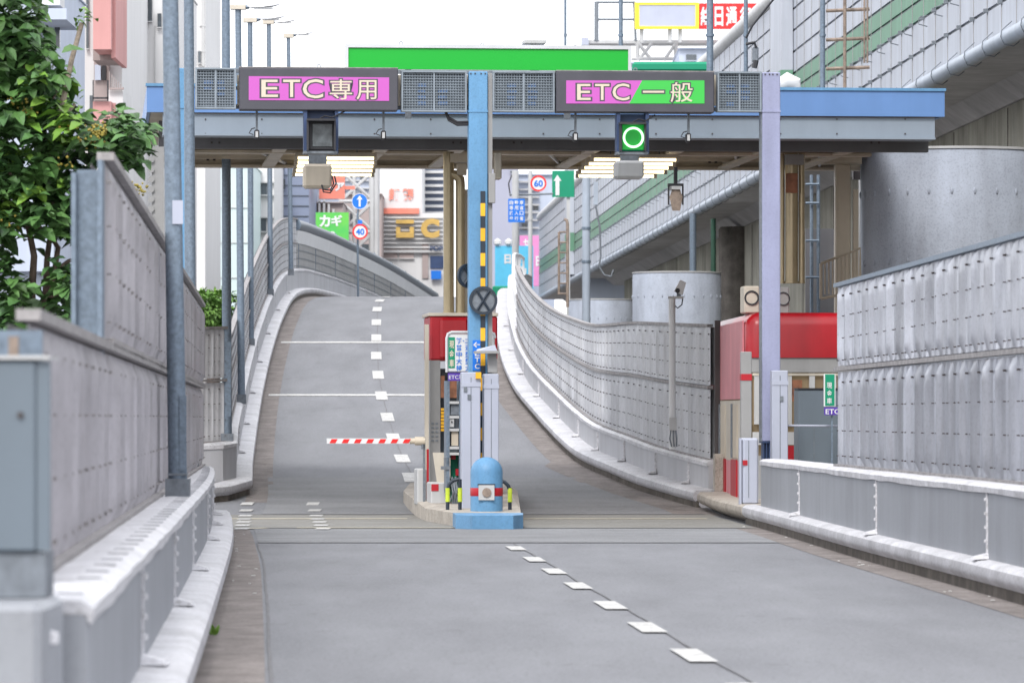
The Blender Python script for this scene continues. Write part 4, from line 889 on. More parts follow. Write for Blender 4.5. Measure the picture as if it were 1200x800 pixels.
# red fascia with rounded top
vs = []; fs = []; rad = .22; rings = [(0, zA), (0, Z1-.22), (.03, Z1-.13), (.10, Z1-.05), (.2, Z1)]
base = []
for st, cx, cy in ((180, uf0+rad, V+rad), (270, uf1-rad, V+rad), (0, uf1-rad, V+dep-rad), (90, uf0+rad, V+dep-rad)):
    for k in range(7): an = math.radians(st+k*15); base.append((cx, cy, math.cos(an), math.sin(an)))
nb = len(base)
for ins, z in rings:
    for cx, cy, ca, sa in base: r_ = rad-ins; vs.append(gw(cx+r_*ca+.05*(cy-V), cy+r_*sa, z))
for i in range(len(rings)-1):
    for k in range(nb): fs.append((i*nb+k, i*nb+(k+1) % nb, (i+1)*nb+(k+1) % nb, (i+1)*nb+k))
fs.append(tuple((len(rings)-1)*nb+k for k in range(nb))); fs.append(tuple(range(nb))[::-1])
obj('roof_shell', MB().add(vs, fs), 'red', rb, True)
bsec(zBn, zA-.002, .2, 'grey_band', 'grey', .03); bsec(Z0, 1.05, .2, 'base_wall', 'grey', .035); bsec(1.05, zBn-.002, .1, 'glazing', 'wglow', .16)
def side(mb, s0, s1, z0, z1, out, th=.03):   # plates on the booth side that faces the lane; s runs back from the front corner
    q = []
    for z in (z0, z1):
        for s_, o in ((s0, out+th), (s1, out+th), (s1, out), (s0, out)): q.append(gw(uf0-o+.05*s_, V+s_, z))
    return mb.hexa(q)
pk = MB(); side(pk, .28, dep-.1, zA-.7, Z1-.14, .005); obj('side_panel', pk, 'pinkw', rb)
pk = MB(); side(pk, 5.4, dep-.1, Z0, zA-.702, .006); side(pk, .3, 5.39, Z0, .95, .006); obj('side_panel', pk, 'pinkw', rb)
pk = MB(); side(pk, .3, 5.38, .952, zA-.72, .004, .03); obj('side_frame', pk, 'ivory', rb)
for s_ in ((1.2, 2.4), (3.6, 4.9)):
    wq = MB(); side(wq, s_[0], s_[1], 1.0, zA-.8, .036, .01); wf = obj('side_window', wq, 'beige', rb); wq = MB(); side(wq, s_[1]-.35, s_[1]-.15, 1.0, zA-.78, .047, .02); obj('mullion', wq, 'galvd', wf)
for s_ in ((1.2, 2.3), (3.5, 5.0)):
    wq = MB(); side(wq, s_[0], s_[1], Z0+.02, .97, .04, .02); obj('red_door_panel', wq, 'redd', rb)
fw = MB()
for a, b in ((884, 893), (921, 928), (948.5, 955), (975, 980), (1000, 1004)): fw.gb(a, b, 436.5, 497, V+.06, .08)
obj('window_post', fw, 'lgrey', rb); obj('window_glass', MB().gb(882, 1004, 437, 498, V+.12, .02), 'wglow', rb)
fl = MB().gb(882, 1004, 437, 440, V+.05, .1); obj('window_head', fl, 'ivory', rb)
it = MB().gb(925, 940, 445, 470, V+.10, .015).gb(884, 891, 458, 490, V+.10, .015); obj('desk_clutter', it, 'brown', rb)
obj('red_band', MB().gb(921, 938, 522, 560, V-.01, .03), 'redd', rb); obj('pale_sill', MB().gb(882, 1004, 506, 521, V-.005, .03), 'lgrey', rb)
done(rb)
ac = thing('air_conditioner', 'cream air conditioner with two round fans on the right booth roof', 'air conditioner'); V = 4.5
zr_ = Z1+.02
obj('casing', MB().gb(872, 890, 335, 0, V, .5, .02, zb=zr_), 'ivory', ac); obj('casing', MB().gb(876, 925, 336, 0, V+.9, .5, .02, zb=zr_), 'grey', ac)
obj('fan', MB().disc(gp(881, 349, V-.02), .13, .02, 24, .10), 'dark', ac); obj('fan', MB().disc(gp(918, 350, V+.88), .12, .02, 24, .10), 'dark', ac); done(ac)
q = thing('safety_post', 'grey square post with a red band before the pink booth side', 'post'); V = -.2
obj('post', MB().gb(869, 881, 412, 515, V, .18, .01), 'grey', q); obj('red_band', MB().gb(868.8, 881.2, 438, 445.5, V-.01, .2), 'redd', q); done(q)
q = thing('control_cabinet', 'small white roadside cabinet on the wall end under the grey post', 'cabinet'); V = -1.0
obj('body', MB().gb(871, 889, 513, 0, V, .5, .03, zb=.3), 'duct', q); obj('door_gap', MB().gb(877, 877.8, 516, 583, V-.004, .01), 'galvd', q); obj('red_mark', MB().gb(870.5, 876, 539, 545, V-.01, .03), 'redd', q)
obj('side_rail', MB().gb(866.5, 869, 513, 0, V+.1, .1, zb=.3), 'duct', q); done(q)
q = thing('grey_locker', 'tall mid grey locker in front of the right booth windows', 'locker'); V = .6
obj('body', MB().gb(935.5, 985, 456, 0, V, .5, .02, zb=.9), 'cab', q); obj('door_gap', MB().gb(953.6, 954.4, 500, 548, V-.004, .01), 'galvd', q); obj('top_trim', MB().gb(935, 986, 454.5, 456, V-.02, .5), 'dark', q); done(q)
q = thing('guard_rail', 'thin horizontal pipe rail in front of the grey locker', 'rail'); obj('rail', MB().tube([gp(922, 498.5, -.3), gp(990, 499, -.3)], .018, 8), 'duct', q); obj('rail_foot', MB().tube([gp(990, 499, -.3), gp(990, 545, -.3)], .018, 8), 'duct', q); done(q)
q = thing('cash_lane_sign', 'green vertical sign reading 現金車 half hidden by the right barrier', 'sign'); V = -.6
obj('panel', MB().gb(965.5, 979, 438, 476, V, .03), 'white', q); gs = obj('green_strip', MB().gb(967, 978, 438.5, 475, V-.01, .012), 'sgreen', q); x = MB(); [gtext(x, ch, 969, 975, y, y+7, V-.014, bold=.015) for ch, y in (('現', 448), ('金', 457), ('車', 466))]; obj('lettering', x, 'white', gs)
ps = obj('purple_strip', MB().gb(966, 992, 477, 486, V, .03), 'purple', q); x = MB(); gtext(x, 'ETC', 967.5, 984, 479, 485, V-.004, bold=.015); obj('lettering', x, 'white', ps)
obj('bracket', MB().gb(974, 976, 486, 545, V+.05, .04), 'galv', q); done(q)
# cctv post on the far right wall
q = thing('cctv_post', 'slim white post with a small white security camera before the curving barrier', 'security camera'); Y = 84.6
obj('post', MB().tube([at(788, 526, Y), at(787.5, 350, Y)], .062, 14), 'white', q, True); obj('top_arm', MB().px(783, 801, 347, 350, Y-.05, .1), 'lgrey', q)
hd = [at(790, 341, Y), at(800, 346, Y), at(804, 331, Y), at(797, 328, Y)]; obj('camera_head', MB().hexa([hd[0]+Vector((0, -.08, 0)), hd[1]+Vector((0, -.08, 0)), hd[1]+Vector((0, .15, 0)), hd[0]+Vector((0, .15, 0)), hd[3]+Vector((0, -.08, 0)), hd[2]+Vector((0, -.08, 0)), hd[2]+Vector((0, .15, 0)), hd[3]+Vector((0, .15, 0))]), 'white', q)
obj('camera_lens', MB().disc(at(794, 340.5, Y-.1), .045, .03, 16), 'dark', q); obj('neck', MB().px(793, 798, 341, 348, Y, .06), 'galvd', q); obj('cable', MB().tube([at(800, 350, Y), at(799, 357, Y), at(794, 361, Y), at(791, 358, Y)], .012, 6), 'dark', q)
obj('junction_box', MB().px(784.5, 793, 489, 504, Y-.1, .1), 'lgrey', q); x = MB(); [x.tube([at(786+k*3, 504, Y-.08), at(785+k*4, 514, Y-.1), at(787+k*3, 523, Y-.08)], .014, 6) for k in range(3)]; obj('cables', x, 'galvd', q); done(q)
# ------------------------------------------------------------------ elevated expressway, right
ex = thing('elevated_expressway', 'white panelled elevated expressway with a green stripe overhead on the right', 'expressway')
XA = 13.5; xw = lambda Y, a=XA: a-.0404*Y
def plate(mb, Y0, Y1, z0, z1, a, th=.06, a2=None):
    a2 = a if a2 is None else a2; q = [(xw(Y0, a), Y0, z0), (xw(Y1, a), Y1, z0), (xw(Y1, a+th), Y1, z0), (xw(Y0, a+th), Y0, z0), (xw(Y0, a2), Y0, z1), (xw(Y1, a2), Y1, z1), (xw(Y1, a2+th), Y1, z1), (xw(Y0, a2+th), Y0, z1)]
    return mb.hexa(q)
def Zx(r): return EYE+XA*r
ZP, ZG0, ZG1, ZT = Zx(.552), Zx(.668), Zx(.735), Zx(.940)
E0, E1 = 45, 292
rows = [ZP+.12]; hgt = (ZG0-ZP-.12)/2; rows = [ZP+.12, ZP+.12+hgt, ZG0, (ZG0+ZG1)/2, ZG1, ZG1+.62, ZG1+1.24, ZG1+1.86, ZT-.25]
for i in range(len(rows)-1): obj('panel_row', plate(MB(), E0, E1, rows[i]+.035, rows[i+1]-.035, XA+.0), 'xgrn' if 2 <= i <= 3 else 'xpan', ex)
rl = MB(); [plate(rl, E0, E1, z-.034, z+.034, XA+.05, .04) for z in rows]; obj('joint_rail', rl, 'galvd', ex)
vj = MB(); bk = MB()
Y = E0+1.0
while Y < E1:
    plate(vj, Y, Y+.04, ZP+.15, ZT-.28, XA-.012, .011)
    for z in rows[:3]: bk.box(xw(Y, XA-.09), xw(Y, XA), Y-.07, Y+.07, z-.05, z+.03)
    Y += 2
obj('joint_strip', vj, 'grey', ex); bq = obj1('bracket', bk, 'galvd', ex); bq['kind'] = 'stuff'
obj('parapet_roll', MB().tube([(xw(Y, XA+.1), Y, ZT-.02) for Y in (E0, 150, E1)], .27, 14), 'lgrey', ex, True)
obj('drain_pipe', MB().tube([(xw(Y, XA-.12), Y, ZP) for Y in (E0, 150, E1)], .155, 16), 'xpipe', ex, True)
hg = MB(); hk = MB(); Y = E0+1
while Y < 230:
    c = Vector((xw(Y, XA-.12), Y, ZP)); hg.tube([c+Vector((.05, 0, .3)), c+Vector((-.15, 0, .12)), c+Vector((-.17, 0, 0)), c+Vector((-.1, 0, -.16)), c+Vector((.08, 0, -.19)), c+Vector((.2, 0, -.1))], .012, 6)
    hk.tube([(xw(Y, XA-.03), Y, ZG0-.02), (xw(Y, XA-.22), Y, ZG0-.08), (xw(Y, XA-.22), Y, ZG0-.22), (xw(Y, XA-.03), Y, ZG0-.27)], .014, 5); Y += 2.6
obj('pipe_hanger', hg, 'galvd', ex); obj('pipe_hanger', hk, 'galvd', ex)
obj('deck', MB().hexa([(xw(E0, XA+.06), E0, ZP+.02), (xw(E0, XA+12), E0, ZP+.02), (xw(E1, XA+12), E1, ZP+.02), (xw(E1, XA+.06), E1, ZP+.02), (xw(E0, XA+.06), E0, ZP+1.2), (xw(E0, XA+12), E0, ZP+1.2), (xw(E1, XA+12), E1, ZP+1.2), (xw(E1, XA+.06), E1, ZP+1.2)]), 'deck', ex)
obj('girder', plate(MB(), E0, E1, ZP-.35, ZP+.018, XA+2.0, .6, XA+1.5), 'deck', ex)
pg = []
for Y, wpx in ((133, 26), (250, 14)):
    obj('pilaster', plate(MB(), Y, Y+3.4, ZP+.3, ZT+1.4, XA-.35, .33), 'xpan', ex); obj('pilaster_band', plate(MB(), Y-.01, Y+3.41, ZG0, ZG1+.1, XA-.37, .35), 'xgrn', ex)
lad = MB(); LY = 106
for a, b in ((990, 2), (1013, 1.2), (1016.5, 1.2)): lad.tube([at(a, -30, LY), at(a, 108 if a < 1000 else 74, LY)], b*LY/F, 6)
for y in (12, 46, 80): lad.tube([at(968, y+1, LY+.1), at(1019, y-1, LY+.1)], .045, 6)
obj('ladder_frame', lad, 'rusty', ex)
obj('retaining_wall', plate(MB(), E0, 240, -.6, ZP-.36, XA+2.05, 1.0), 'concw', ex); 
x = MB(); [plate(x, Y, Y+.05, 0, ZP-.4, XA+2.03, .018) for Y in range(60, 210, 9)]; obj('wall_joint', x, 'concb', ex)
done(ex)
q = thing('concrete_pier', 'dark brown concrete pier under the expressway between the pale drums', 'pier'); obj('shaft', MB().lathe((xw(172, 15.5), 172, -.6), [(.84, 0), (.84, 9.3), (.78, 9.4)], 32), 'concb', q, True)
x = MB(); rr = random.Random(5); [x.box(xw(172, 15.5)+dx-.06, xw(172, 15.5)+dx+.06, 171.28, 171.4, z, z+.09) for dx, z in ((-.25, 7.3), (.1, 7.35), (-.2, 6.0), (-.22, 5.4))]; obj('tie_plug', x, 'white', q); done(q)
def drum(label, cx, cy, r, z):
    t = thing('concrete_drum', label, 'concrete drum', 'pale rounded concrete drums beside the expressway')
    prof = [(r*.985, -.6), (r, .2), (r, z-.06), (r-.02, z-.02), (r-.07, z)]; obj('wall', MB().lathe((cx, cy, 0), prof, 64), 'conc', t, True)
    x = MB()
    for zz in (z-.8, z-2.1):
        for k in range(26):
            a = 2*math.pi*k/26; px_, py_ = cx+r*math.cos(a), cy+r*math.sin(a); x.lathe((px_, py_, zz), [(.001, -.075), (.02, -.05), (.028, 0), (.018, .04), (.001, .06)], 10)
    obj('dimples', x, 'conc', t, True); obj('rim', MB().lathe((cx, cy, z), [(r-.08, -.02), (r+.015, -.015), (r+.015, .03), (r-.08, .035)], 64), 'lgrey', t, True); return done(t)
drum('largest pale concrete drum rising behind the right foreground barrier', 8.40, 87.5, 1.78, 6.72)
drum('middle pale concrete drum standing left of the brown pier', 5.65, 158, 1.52, 6.64)
drum('lowest and farthest pale concrete drum behind the curving barrier', 3.85, 198, 1.42, 6.74)
q = thing('drain_riser', 'thick grey vertical pipe rising past the expressway panels', 'pipe'); obj('pipe', MB().tube([(at(687, 0, 165).x, 165, -.6), (at(687, 0, 165).x, 165, at(0, 205, 165).z), (at(687, 0, 165).x+.05, 165.2, at(0, 150, 165).z)], .145, 14), 'xpipe', q, True); obj('collar', MB().tube([at(687, 266, 165), at(687, 269, 165)], .17, 14).tube([at(687, 305, 165), at(687, 308, 165)], .17, 14), 'galv', q, True); done(q)
q = thing('drain_riser', 'grey pipe descending under the deck left of the brown pier', 'pipe'); obj('pipe', MB().tube([(at(812, 0, 165).x, 165, 0), (at(812, 0, 165).x, 165, 9.0)], .12, 12), 'galv', q, True); done(q)
q = thing('drain_riser', 'dark green pipe descending just left of the brown pier', 'pipe'); obj('pipe', MB().tube([(at(836, 0, 160).x, 160, 0), (at(836, 0, 160).x, 160, 8.6)], .09, 12), 'greend', q, True); done(q)
q = thing('inspection_ladder', 'rusty inspection ladder with hooked rail beside the expressway', 'ladder'); Y = 150
x = MB(); x.tube([at(655, 345, Y), at(655, 272, Y)], .04, 6); x.tube([at(665, 360, Y), at(665, 262, Y), at(664, 258, Y), at(661, 257, Y)], .05, 6); obj('stile', x, 'rusty', q); x = MB(); [x.tube([at(655, y, Y), at(665, y, Y)], .03, 6) for y in range(272, 345, 12)]; obj('rung', x, 'rusty', q); done(q)
x = thing('hanging_cable', 'loose grey cable with a tube hanging in front of the expressway panels', 'cable'); obj('cable', MB().tube([at(698, 240, 150), at(703, 268, 150), at(704, 300, 150), at(702, 312, 150), at(708, 322, 150), at(716, 324, 150), at(719, 316, 150)], .03, 6), 'galvd', x, True); obj('tube_box', MB().px(695.5, 701, 213, 240, 150, .15), 'xpipe', x); done(x)
# service area behind the right booth
q = thing('service_stair', 'beige railing of a service stair behind the right booth', 'railing'); Y = 86
x = MB(); x.tube([at(962, 309, Y), at(1008, 291, Y), at(1008, 330, Y)], .03, 6); x.tube([at(962, 309, Y), at(962, 350, Y)], .03, 6); x.tube([at(962, 350, Y), at(1008, 340, Y)], .03, 6); obj('frame', x, 'beige', q); x = MB(); [x.tube([at(962+k*4.6, 309-k*1.8, Y), at(962+k*4.6, 345, Y)], .016, 5) for k in range(1, 10)]; obj('baluster', x, 'beige', q); done(q)
q = thing('support_column', 'beige square column behind the right booth near the large drum', 'column'); obj('shaft', MB().px(979, 997, 192, 400, 87, .4, .02), 'beige', q); obj('head_plate', MB().px(944, 1010, 184, 192, 86.9, .3), 'beige', q); obj('shaft', MB().px(1000, 1006, 222, 400, 87, .2), 'beige', q); done(q)
q = thing('support_column', 'dark grey steel column in the gap left of the large drum', 'column'); obj('shaft', MB().px(1008, 1021, 205, 420, 90, .4), 'grey', q); obj('shaft', MB().px(1000, 1016, 184, 210, 89, .3), 'bolt', q); done(q)
q = thing('pipe_board', 'dark panel with pipes standing behind the beige square column', 'panel'); obj('panel', MB().px(944, 979, 268, 420, 92, .1), 'beamd', q); x = MB(); [x.tube([at(a, 400, 91), at(a, 205, 91)], .035, 6) for a in (951, 959)]; obj('pipe', x, 'galv', q); x = MB(); [x.tube([at(944, y, 90.9), at(960, y, 90.9)], .025, 5) for y in (216, 238, 282, 325)]; obj('clamp', x, 'galv', q); done(q)
# right poles above the canopy
def spole(label, x0, x1, ytop, ybot, Y, m_='galv'):
    t = thing('steel_pole', label, 'pole', 'thin poles rising above the canopy'); c = (x0+x1)/2; obj('shaft', MB().tube([(at(c, 0, Y).x, Y, ZR(Y)-.3 if False else -.6), at(c, ytop, Y)], (x1-x0)/2*Y/F, 12), m_, t, True)
    obj('collar', MB().tube([at(c, ytop+55, Y), at(c, ytop+58, Y)], (x1-x0)/2*Y/F*1.3, 12), m_, t, True); return done(t)
def rpole(label, x0, x1, v):      # stands on the canopy roof
    t = thing('steel_pole', label, 'pole', 'thin poles rising above the canopy'); c = (x0+x1)/2; u = gu(c, v); b = gw(u, v, zt_-.06); r = (x1-x0)/2*b.y/F
    obj('shaft', MB().tube([b, gp(c, -25, v)], r, 12), 'galv', t, True); obj('foot_plate', MB().gl(u-r*2.2, u+r*2.2, v-r*2.2, v+r*2.2, zt_-.058, zt_-.03), 'galvd', t)
    obj('collar', MB().tube([gp(c, 40, v), gp(c, 43, v)], r*1.3, 12), 'galv', t, True); return done(t)
rpole('thin pole above the right part of the green board', 661, 664, 7)
rpole('thin pole at the right end of the green board', 725, 730, 8)
rpole('thick pole crossing the red and white billboard', 828, 836, 7)
rpole('thin pole in front of the white expressway top', 871.5, 876.5, 8)
rpole('thin pole beside the rusty ladder frame on the expressway', 961, 967, 6)
spole('white pole carrying the small blue sign', 600, 608, 200, 0, 205, 'lgrey')
spole('white pole right of the one carrying the blue sign', 619, 624, 200, 0, 215, 'lgrey')
# ------------------------------------------------------------------ traffic signs beyond
def rsign(name, label, px_, py_, r, Y, kind):
    t = thing(name, label, 'traffic sign', 'round traffic signs'); c = at(px_, py_, Y)
    if kind == 'arrow':
        obj('plate', MB().disc(c, r, .03, 32), 'sblue', t); a = MB()
        q = [(-.035, -.2), (.035, -.2), (.035, .07), (.11, .07), (0, .22), (-.11, .07), (-.035, .07)]; q = [(x*r/.3, z*r/.3) for x, z in q]; vs = [c+Vector((x, -.012, z)) for x, z in q]; a.add(vs, [tuple(range(7))]); obj('arrow', a, 'white', t); obj('rim', MB().disc(c+Vector((0, -.01, 0)), r*1.0, .008, 32, r*.94), 'white', t)
    else:
        obj('plate', MB().disc(c, r, .03, 32), 'white', t); obj('red_ring', MB().disc(c+Vector((0, -.012, 0)), r, .01, 32, r*.78), 'sred', t); a = MB(); k = r*F/Y; ptext(a, kind, px_-k*.55, px_+k*.55, py_-k*.42, py_+k*.42, Y-.02, bold=.03); obj('number', a, 'sblue', t)
    return t, c
t, c = rsign('direction_sign', 'blue round sign with a white upward arrow beyond the crest', 421.5, 236, .32, 185, 'arrow')
obj('post', MB().tube([at(420, 420, 185.1), at(419, 252, 185.1), at(421, 232, 185.1)], .045, 8), 'galv', t); done(t)
t, c = rsign('speed_limit_sign', 'round speed limit sign reading 40 below the blue arrow sign', 422, 271.5, .31, 184.8, '40'); obj('strap', MB().px(419.5, 424.5, 258, 263, 184.9, .03), 'sblue', t); done(t)
t, c = rsign('speed_limit_sign', 'round speed limit sign reading 60 right of the blue column', 631, 215, .35, 200, '60'); obj('bracket', MB().tube([at(622, 215, 200.1), at(640, 215, 200.1)], .03, 6), 'galv', t); done(t)
q = thing('direction_sign', 'green sign with a white upward arrow beside the speed limit 60', 'traffic sign'); Y = 206
obj('panel', MB().px(647, 673, 200, 231, Y, .06), 'sgreen', q); x = MB(); vs = [at(a, b, Y-.01) for a, b in ((651, 229), (655.5, 229), (655.5, 212), (658, 212), (653.2, 205), (648.6, 212), (651, 212))]; x.add(vs, [tuple(range(7))]); obj('arrow', x, 'white', q); obj('post', MB().px(664, 668, 231, 0, Y+.1, .2, zb=-.6), 'lgrey', q); done(q)
q = thing('notice_sign', 'small blue sign with rows of white characters on a white pole', 'sign'); Y = 203
obj('panel', MB().px(595.5, 615, 233, 260.5, Y, .06), 'sblue', q); x = MB(); rr = random.Random(2)
for i, ch in enumerate('自動車専用道路入口歩行者禁止'[:12]): ptext(x, ch, 597+(i % 3)*6, 601.4+(i % 3)*6, 235+(i//3)*6.2, 239.8+(i//3)*6.2, Y-.01, bold=.02)
obj('lettering', x, 'white', q); done(q)
q = thing('lamp_bracket', 'slim bracket reaching across behind the blue notice sign', 'bracket'); obj('bar', MB().tube([at(597, 228, 206), at(622, 228, 206), at(648, 227, 206)], .05, 6), 'galvd', q); obj('cable', MB().tube([at(600, 205, 206), at(596, 215, 206), at(598, 230, 206)], .03, 6), 'dark', q); done(q)
# ------------------------------------------------------------------ background buildings
GB = -.6
def bld(label, x0, x1, y0, Y, d, m_, wins=(), cat='building', extra=None, wm='glass', name='building'):
    t = thing(name, label, cat, 'buildings behind the ramp'); obj('wall', MB().px(x0, x1, y0, 0, Y, d, 0, zb=GB), m_, t)
    for (a, b, c_, d_) in wins:
        w1 = obj('window', MB().px(a, b, c_, d_, Y-.12, .1), wm, t); obj('sill', MB().px(a-.5, b+.5, d_, d_+.8, Y-.2, .18), m_, w1)
    obj('roof_edge', MB().px(x0-.6, x1+.6, y0-1.5, y0-.05, Y-.3, d+.5), m_, t)
    if extra: extra(t, Y)
    return done(t)
def ex_a(t, Y):
    obj('downpipe', MB().tube([at(160.5, -30, Y-.4), at(160.5, 131, Y-.4)], .055, 8), 'orange', t, True)
    x = MB(); [x.px(156, 170, y, y+3, Y-.6, .4) for y in (32, 126)]; obj('pipe_bracket', x, 'orange', t)
    obj('ledge', MB().px(150, 192, 139, 150, Y-.6, .6), 'bpink', t); x = MB(); [x.px(145.5, 147, -20, 130, Y-.05, .04), x.px(170, 171, 28, 135, Y-.05, .04), x.px(181, 182, 30, 135, Y-.05, .04)]; obj('wall_joint', x, 'lgrey', t)
    x = MB(); x.px(150, 172, 153, 200, Y-.3, .25); obj('lower_panel', x, 'bwhite', t)
bld('white apartment block with an ochre downpipe left of the galvanised poles', 143, 196, -40, 150, 14, 'bwhite', [(165, 178, -8, 25), (184.5, 189, 16, 32)], extra=ex_a)
def ex_b(t, Y):
    for y0, y1 in ((-40, 58), (119, 168)):
        b = obj('balcony', MB().px(109, 130, y0, y1, Y-5, 4.6), 'bpink', t); obj('balcony_side', MB().px(130.2, 135.5, y0+2, y1+10, Y-4.5, 4), 'bpink', b); obj('balcony_soffit', MB().px(109, 135, y1+.3, y1+13, Y-3, 2), 'bbrown', b)
    obj('recess', MB().px(110, 128, 72, 118, Y-.25, .2), 'bbrown', t); obj('door', MB().px(119, 124, 75, 94, Y-.4, .1), 'dark', t); obj('window', MB().px(111, 118, 76, 94, Y-.4, .1), 'bcool', t)
    x = MB(); [x.px(128+k*2.6, 128.8+k*2.6, 84+k*3, 105, Y-4.5, .05) for k in range(7)]; x.px(127, 145, 103, 105, Y-4.6, .1); obj('railing', x, 'bbrown', t)
    obj('balcony_wall', MB().px(127, 144, 105, 132, Y-4.4, 4), 'bwhite', t); x = MB(); x.px(108.5, 109.5, 94, 118, Y-5.2, .1).px(125.5, 127, 94, 118, Y-5.2, .1).px(109, 127, 114, 116, Y-5.2, .1); obj('rail_frame', x, 'dark', t)
bld('apartment block with pink balconies behind the leafy tree', 72, 143, -40, 140, 12, 'bwhite', [(101, 104, -10, 57), (105, 108.5, 112, 155), (101.5, 103, 130, 158)], extra=ex_b)
def ex_c(t, Y):
    obj('eave', MB().px(20, 78, 10, 23, Y-2.4, 3), 'bcool', t); obj('window', MB().px(64, 70, 28, 56, Y-.2, .1), 'glass', t); obj('cornice', MB().px(35, 70, -10, 6, Y-1.2, 1.2), 'bwhite', t)
bld('pale blue grey house with a deep eave behind the tree top', -60, 63, -30, 110, 8, 'bcool', [(30, 44, 40, 62)], extra=ex_c)
bld('low white wall building seen between the tree trunks', -200, 96, 318, 90, 5, 'bcool', [], name='building')
def ex_d(t, Y):
    obj('corner_pipe', MB().tube([at(212, -30, Y-.3), at(212, 250, Y-.3)], .1, 8), 'bpink', t); obj('wall_seam', MB().px(236.5, 239.5, -30, 78, Y-.05, .04), 'lgrey', t); x = MB(); [x.px(234, 240, y, y+1, Y-.06, .05) for y in (30, 60)]; obj('ledge', x, 'lgrey', t)
bld('narrow white and pinkish tower rising between the galvanised poles', 207, 240.5, -40, 190, 10, 'bwhite', [(232, 235, 60, 74)], extra=ex_d)
def ex_e(t, Y):
    x = MB(); [x.px(240, 292, y, y+.8, Y-.06, .05) for y in (243, 284, 325)]; [x.px(a, a+.7, 198, 345, Y-.07, .05) for a in (241, 263, 278)]; obj('panel_joint', x, 'lgrey', t)
    obj('corner_strip', MB().px(231, 240, 198, 345, Y-.4, .3), 'bwhite', t)
bld('pale aqua panelled building behind the round bush', 231, 293, 190, 230, 12, 'baqua', [(233, 234.5, 210, 230)], extra=ex_e)
def ex_f(t, Y): x = MB(); [x.px(293, 322, y, y+1.5, Y-.3, .3) for y in (213, 228, 254, 271)]; obj('floor_band', x, 'lgrey', t)
bld('white building with small dark windows behind the street lamps', 293, 321, 185, 240, 12, 'bwhite', [(300, 313, 214, 228), (300, 312, 256, 271)], extra=ex_f)
def ex_g(t, Y): x = MB(); [x.px(321, 362, y, y+.8, Y-.06, .05) for y in range(205, 300, 12)]; obj('panel_joint', x, 'glass', t)
bld('dark navy office block above the barrier crest', 320.5, 362, 185, 250, 12, 'bnavy', [(330, 334, 210, 222)], extra=ex_g)
def ex_h(t, Y):
    x = MB(); [x.px(362+k*5.5, 364.5+k*5.5, 215+k*6, 300, Y-.3, .25) for k in range(6)]; obj('wall_rib', x, 'bwhite', t)
bld('brown building with pale vertical ribs left of the arrow sign', 357, 402, 238, 260, 10, 'bbrown', [(384, 396, 286, 300)], extra=ex_h)
q = thing('shop_sign', 'green shop sign with white カギ letters beyond the crest', 'sign board'); Y = 240; obj('panel', MB().px(370, 408.5, 249, 300, Y, .4), 'signlime', q); x = MB(); ptext(x, 'カ', 374, 387, 252, 266, Y-.03, bold=.04); ptext(x, 'ギ', 388, 401, 252, 265, Y-.03, bold=.04); ptext(x, 'の', 385, 393, 271, 279, Y-.03, bold=.04); obj('lettering', x, 'white', q); done(q)
q = thing('shop_sign', 'small red and white sign hanging above the green shop sign', 'sign board'); Y = 255; obj('panel', MB().px(374, 404, 205, 233, Y, .3), 'coral', q); x = MB(); ptext(x, 'へア', 378, 404, 214, 224, Y-.03, bold=.05); obj('lettering', x, 'white', q); obj('bracket', MB().px(404, 416, 218, 222, Y+.1, .2), 'coral', q); done(q)
q = thing('lattice_tower', 'pale lattice tower behind the arrow and speed limit signs', 'tower'); Y = 265
x = MB(); [x.tube([at(a, 380, Y), at(a, 190, Y)], .18 if a > 430 else .1, 6) for a in (399, 415, 436, 441)]; obj('leg', x, 'lgrey', q); x = MB()
for y in (200, 236, 272, 308): x.tube([at(399, y, Y), at(438, y+36, Y)], .1, 5); x.tube([at(438, y, Y), at(399, y+36, Y)], .1, 5); x.tube([at(399, y, Y), at(441, y, Y)], .12, 5)
obj('lattice_brace', x, 'lgrey', q); done(q)
bld('dark brown tower block behind the pale lattice tower', 404, 447, 228, 275, 10, 'bbrown', [(410, 420, 250, 262), (424, 434, 286, 298), (410, 420, 300, 310)])
def ex_i(t, Y):
    x = MB(); ptext(x, '麺', 455.5, 468, 221, 235, Y-.1, bold=.03); ptext(x, '類', 471.5, 485, 221, 235, Y-.1, bold=.03); obj('lettering', x, 'coral', t); obj('red_band', MB().px(447, 491, 244, 250.5, Y-.3, .28), 'coral', t)
    x = MB(); [x.px(447, 519, y, y+1.6, Y-.25, .2) for y in range(254, 292, 5)]; obj('slat', x, 'bwhite', t)
    wg = obj('shop_wing', MB().px(494.6, 521, 250, 0, Y, 3, 0, zb=GB), 'bwhite', t); obj('window', MB().px(494.8, 502, 284, 326, Y-.12, .1), 'bbrown', wg); obj('window', MB().px(504, 520, 300, 314, Y-.12, .1), 'navy', wg)
    x = MB(); x.px(464, 485, 257.5, 262, Y-.6, .3).px(464, 469, 266, 277, Y-.6, .3).px(480, 485, 266, 277, Y-.6, .3).px(464, 485, 272, 278.5, Y-.61, .3); ptext(x, 'C', 493, 515, 256, 279, Y-.6, bold=.07); obj('ochre_letters', x, 'ochre', t)
    x = MB(); ptext(x, 'POP', 504, 519, 288, 294, Y-.4, bold=.04); obj('small_lettering', x, 'navy', t); obj('shop_band', MB().px(447, 519, 293, 296, Y-.3, .2), 'lgrey', t)
    x = MB().px(505, 517, 317, 327, Y-.4, .2); obj('blue_mark', x, 'sblue', t)
bld('white shop building with coral characters and large ochre letters', 445, 494.5, 170, 280, 12, 'bwhite', [(450, 466, 291.5, 302.5), (468, 485, 291.5, 302.5)], extra=ex_i, wm='bbrown')
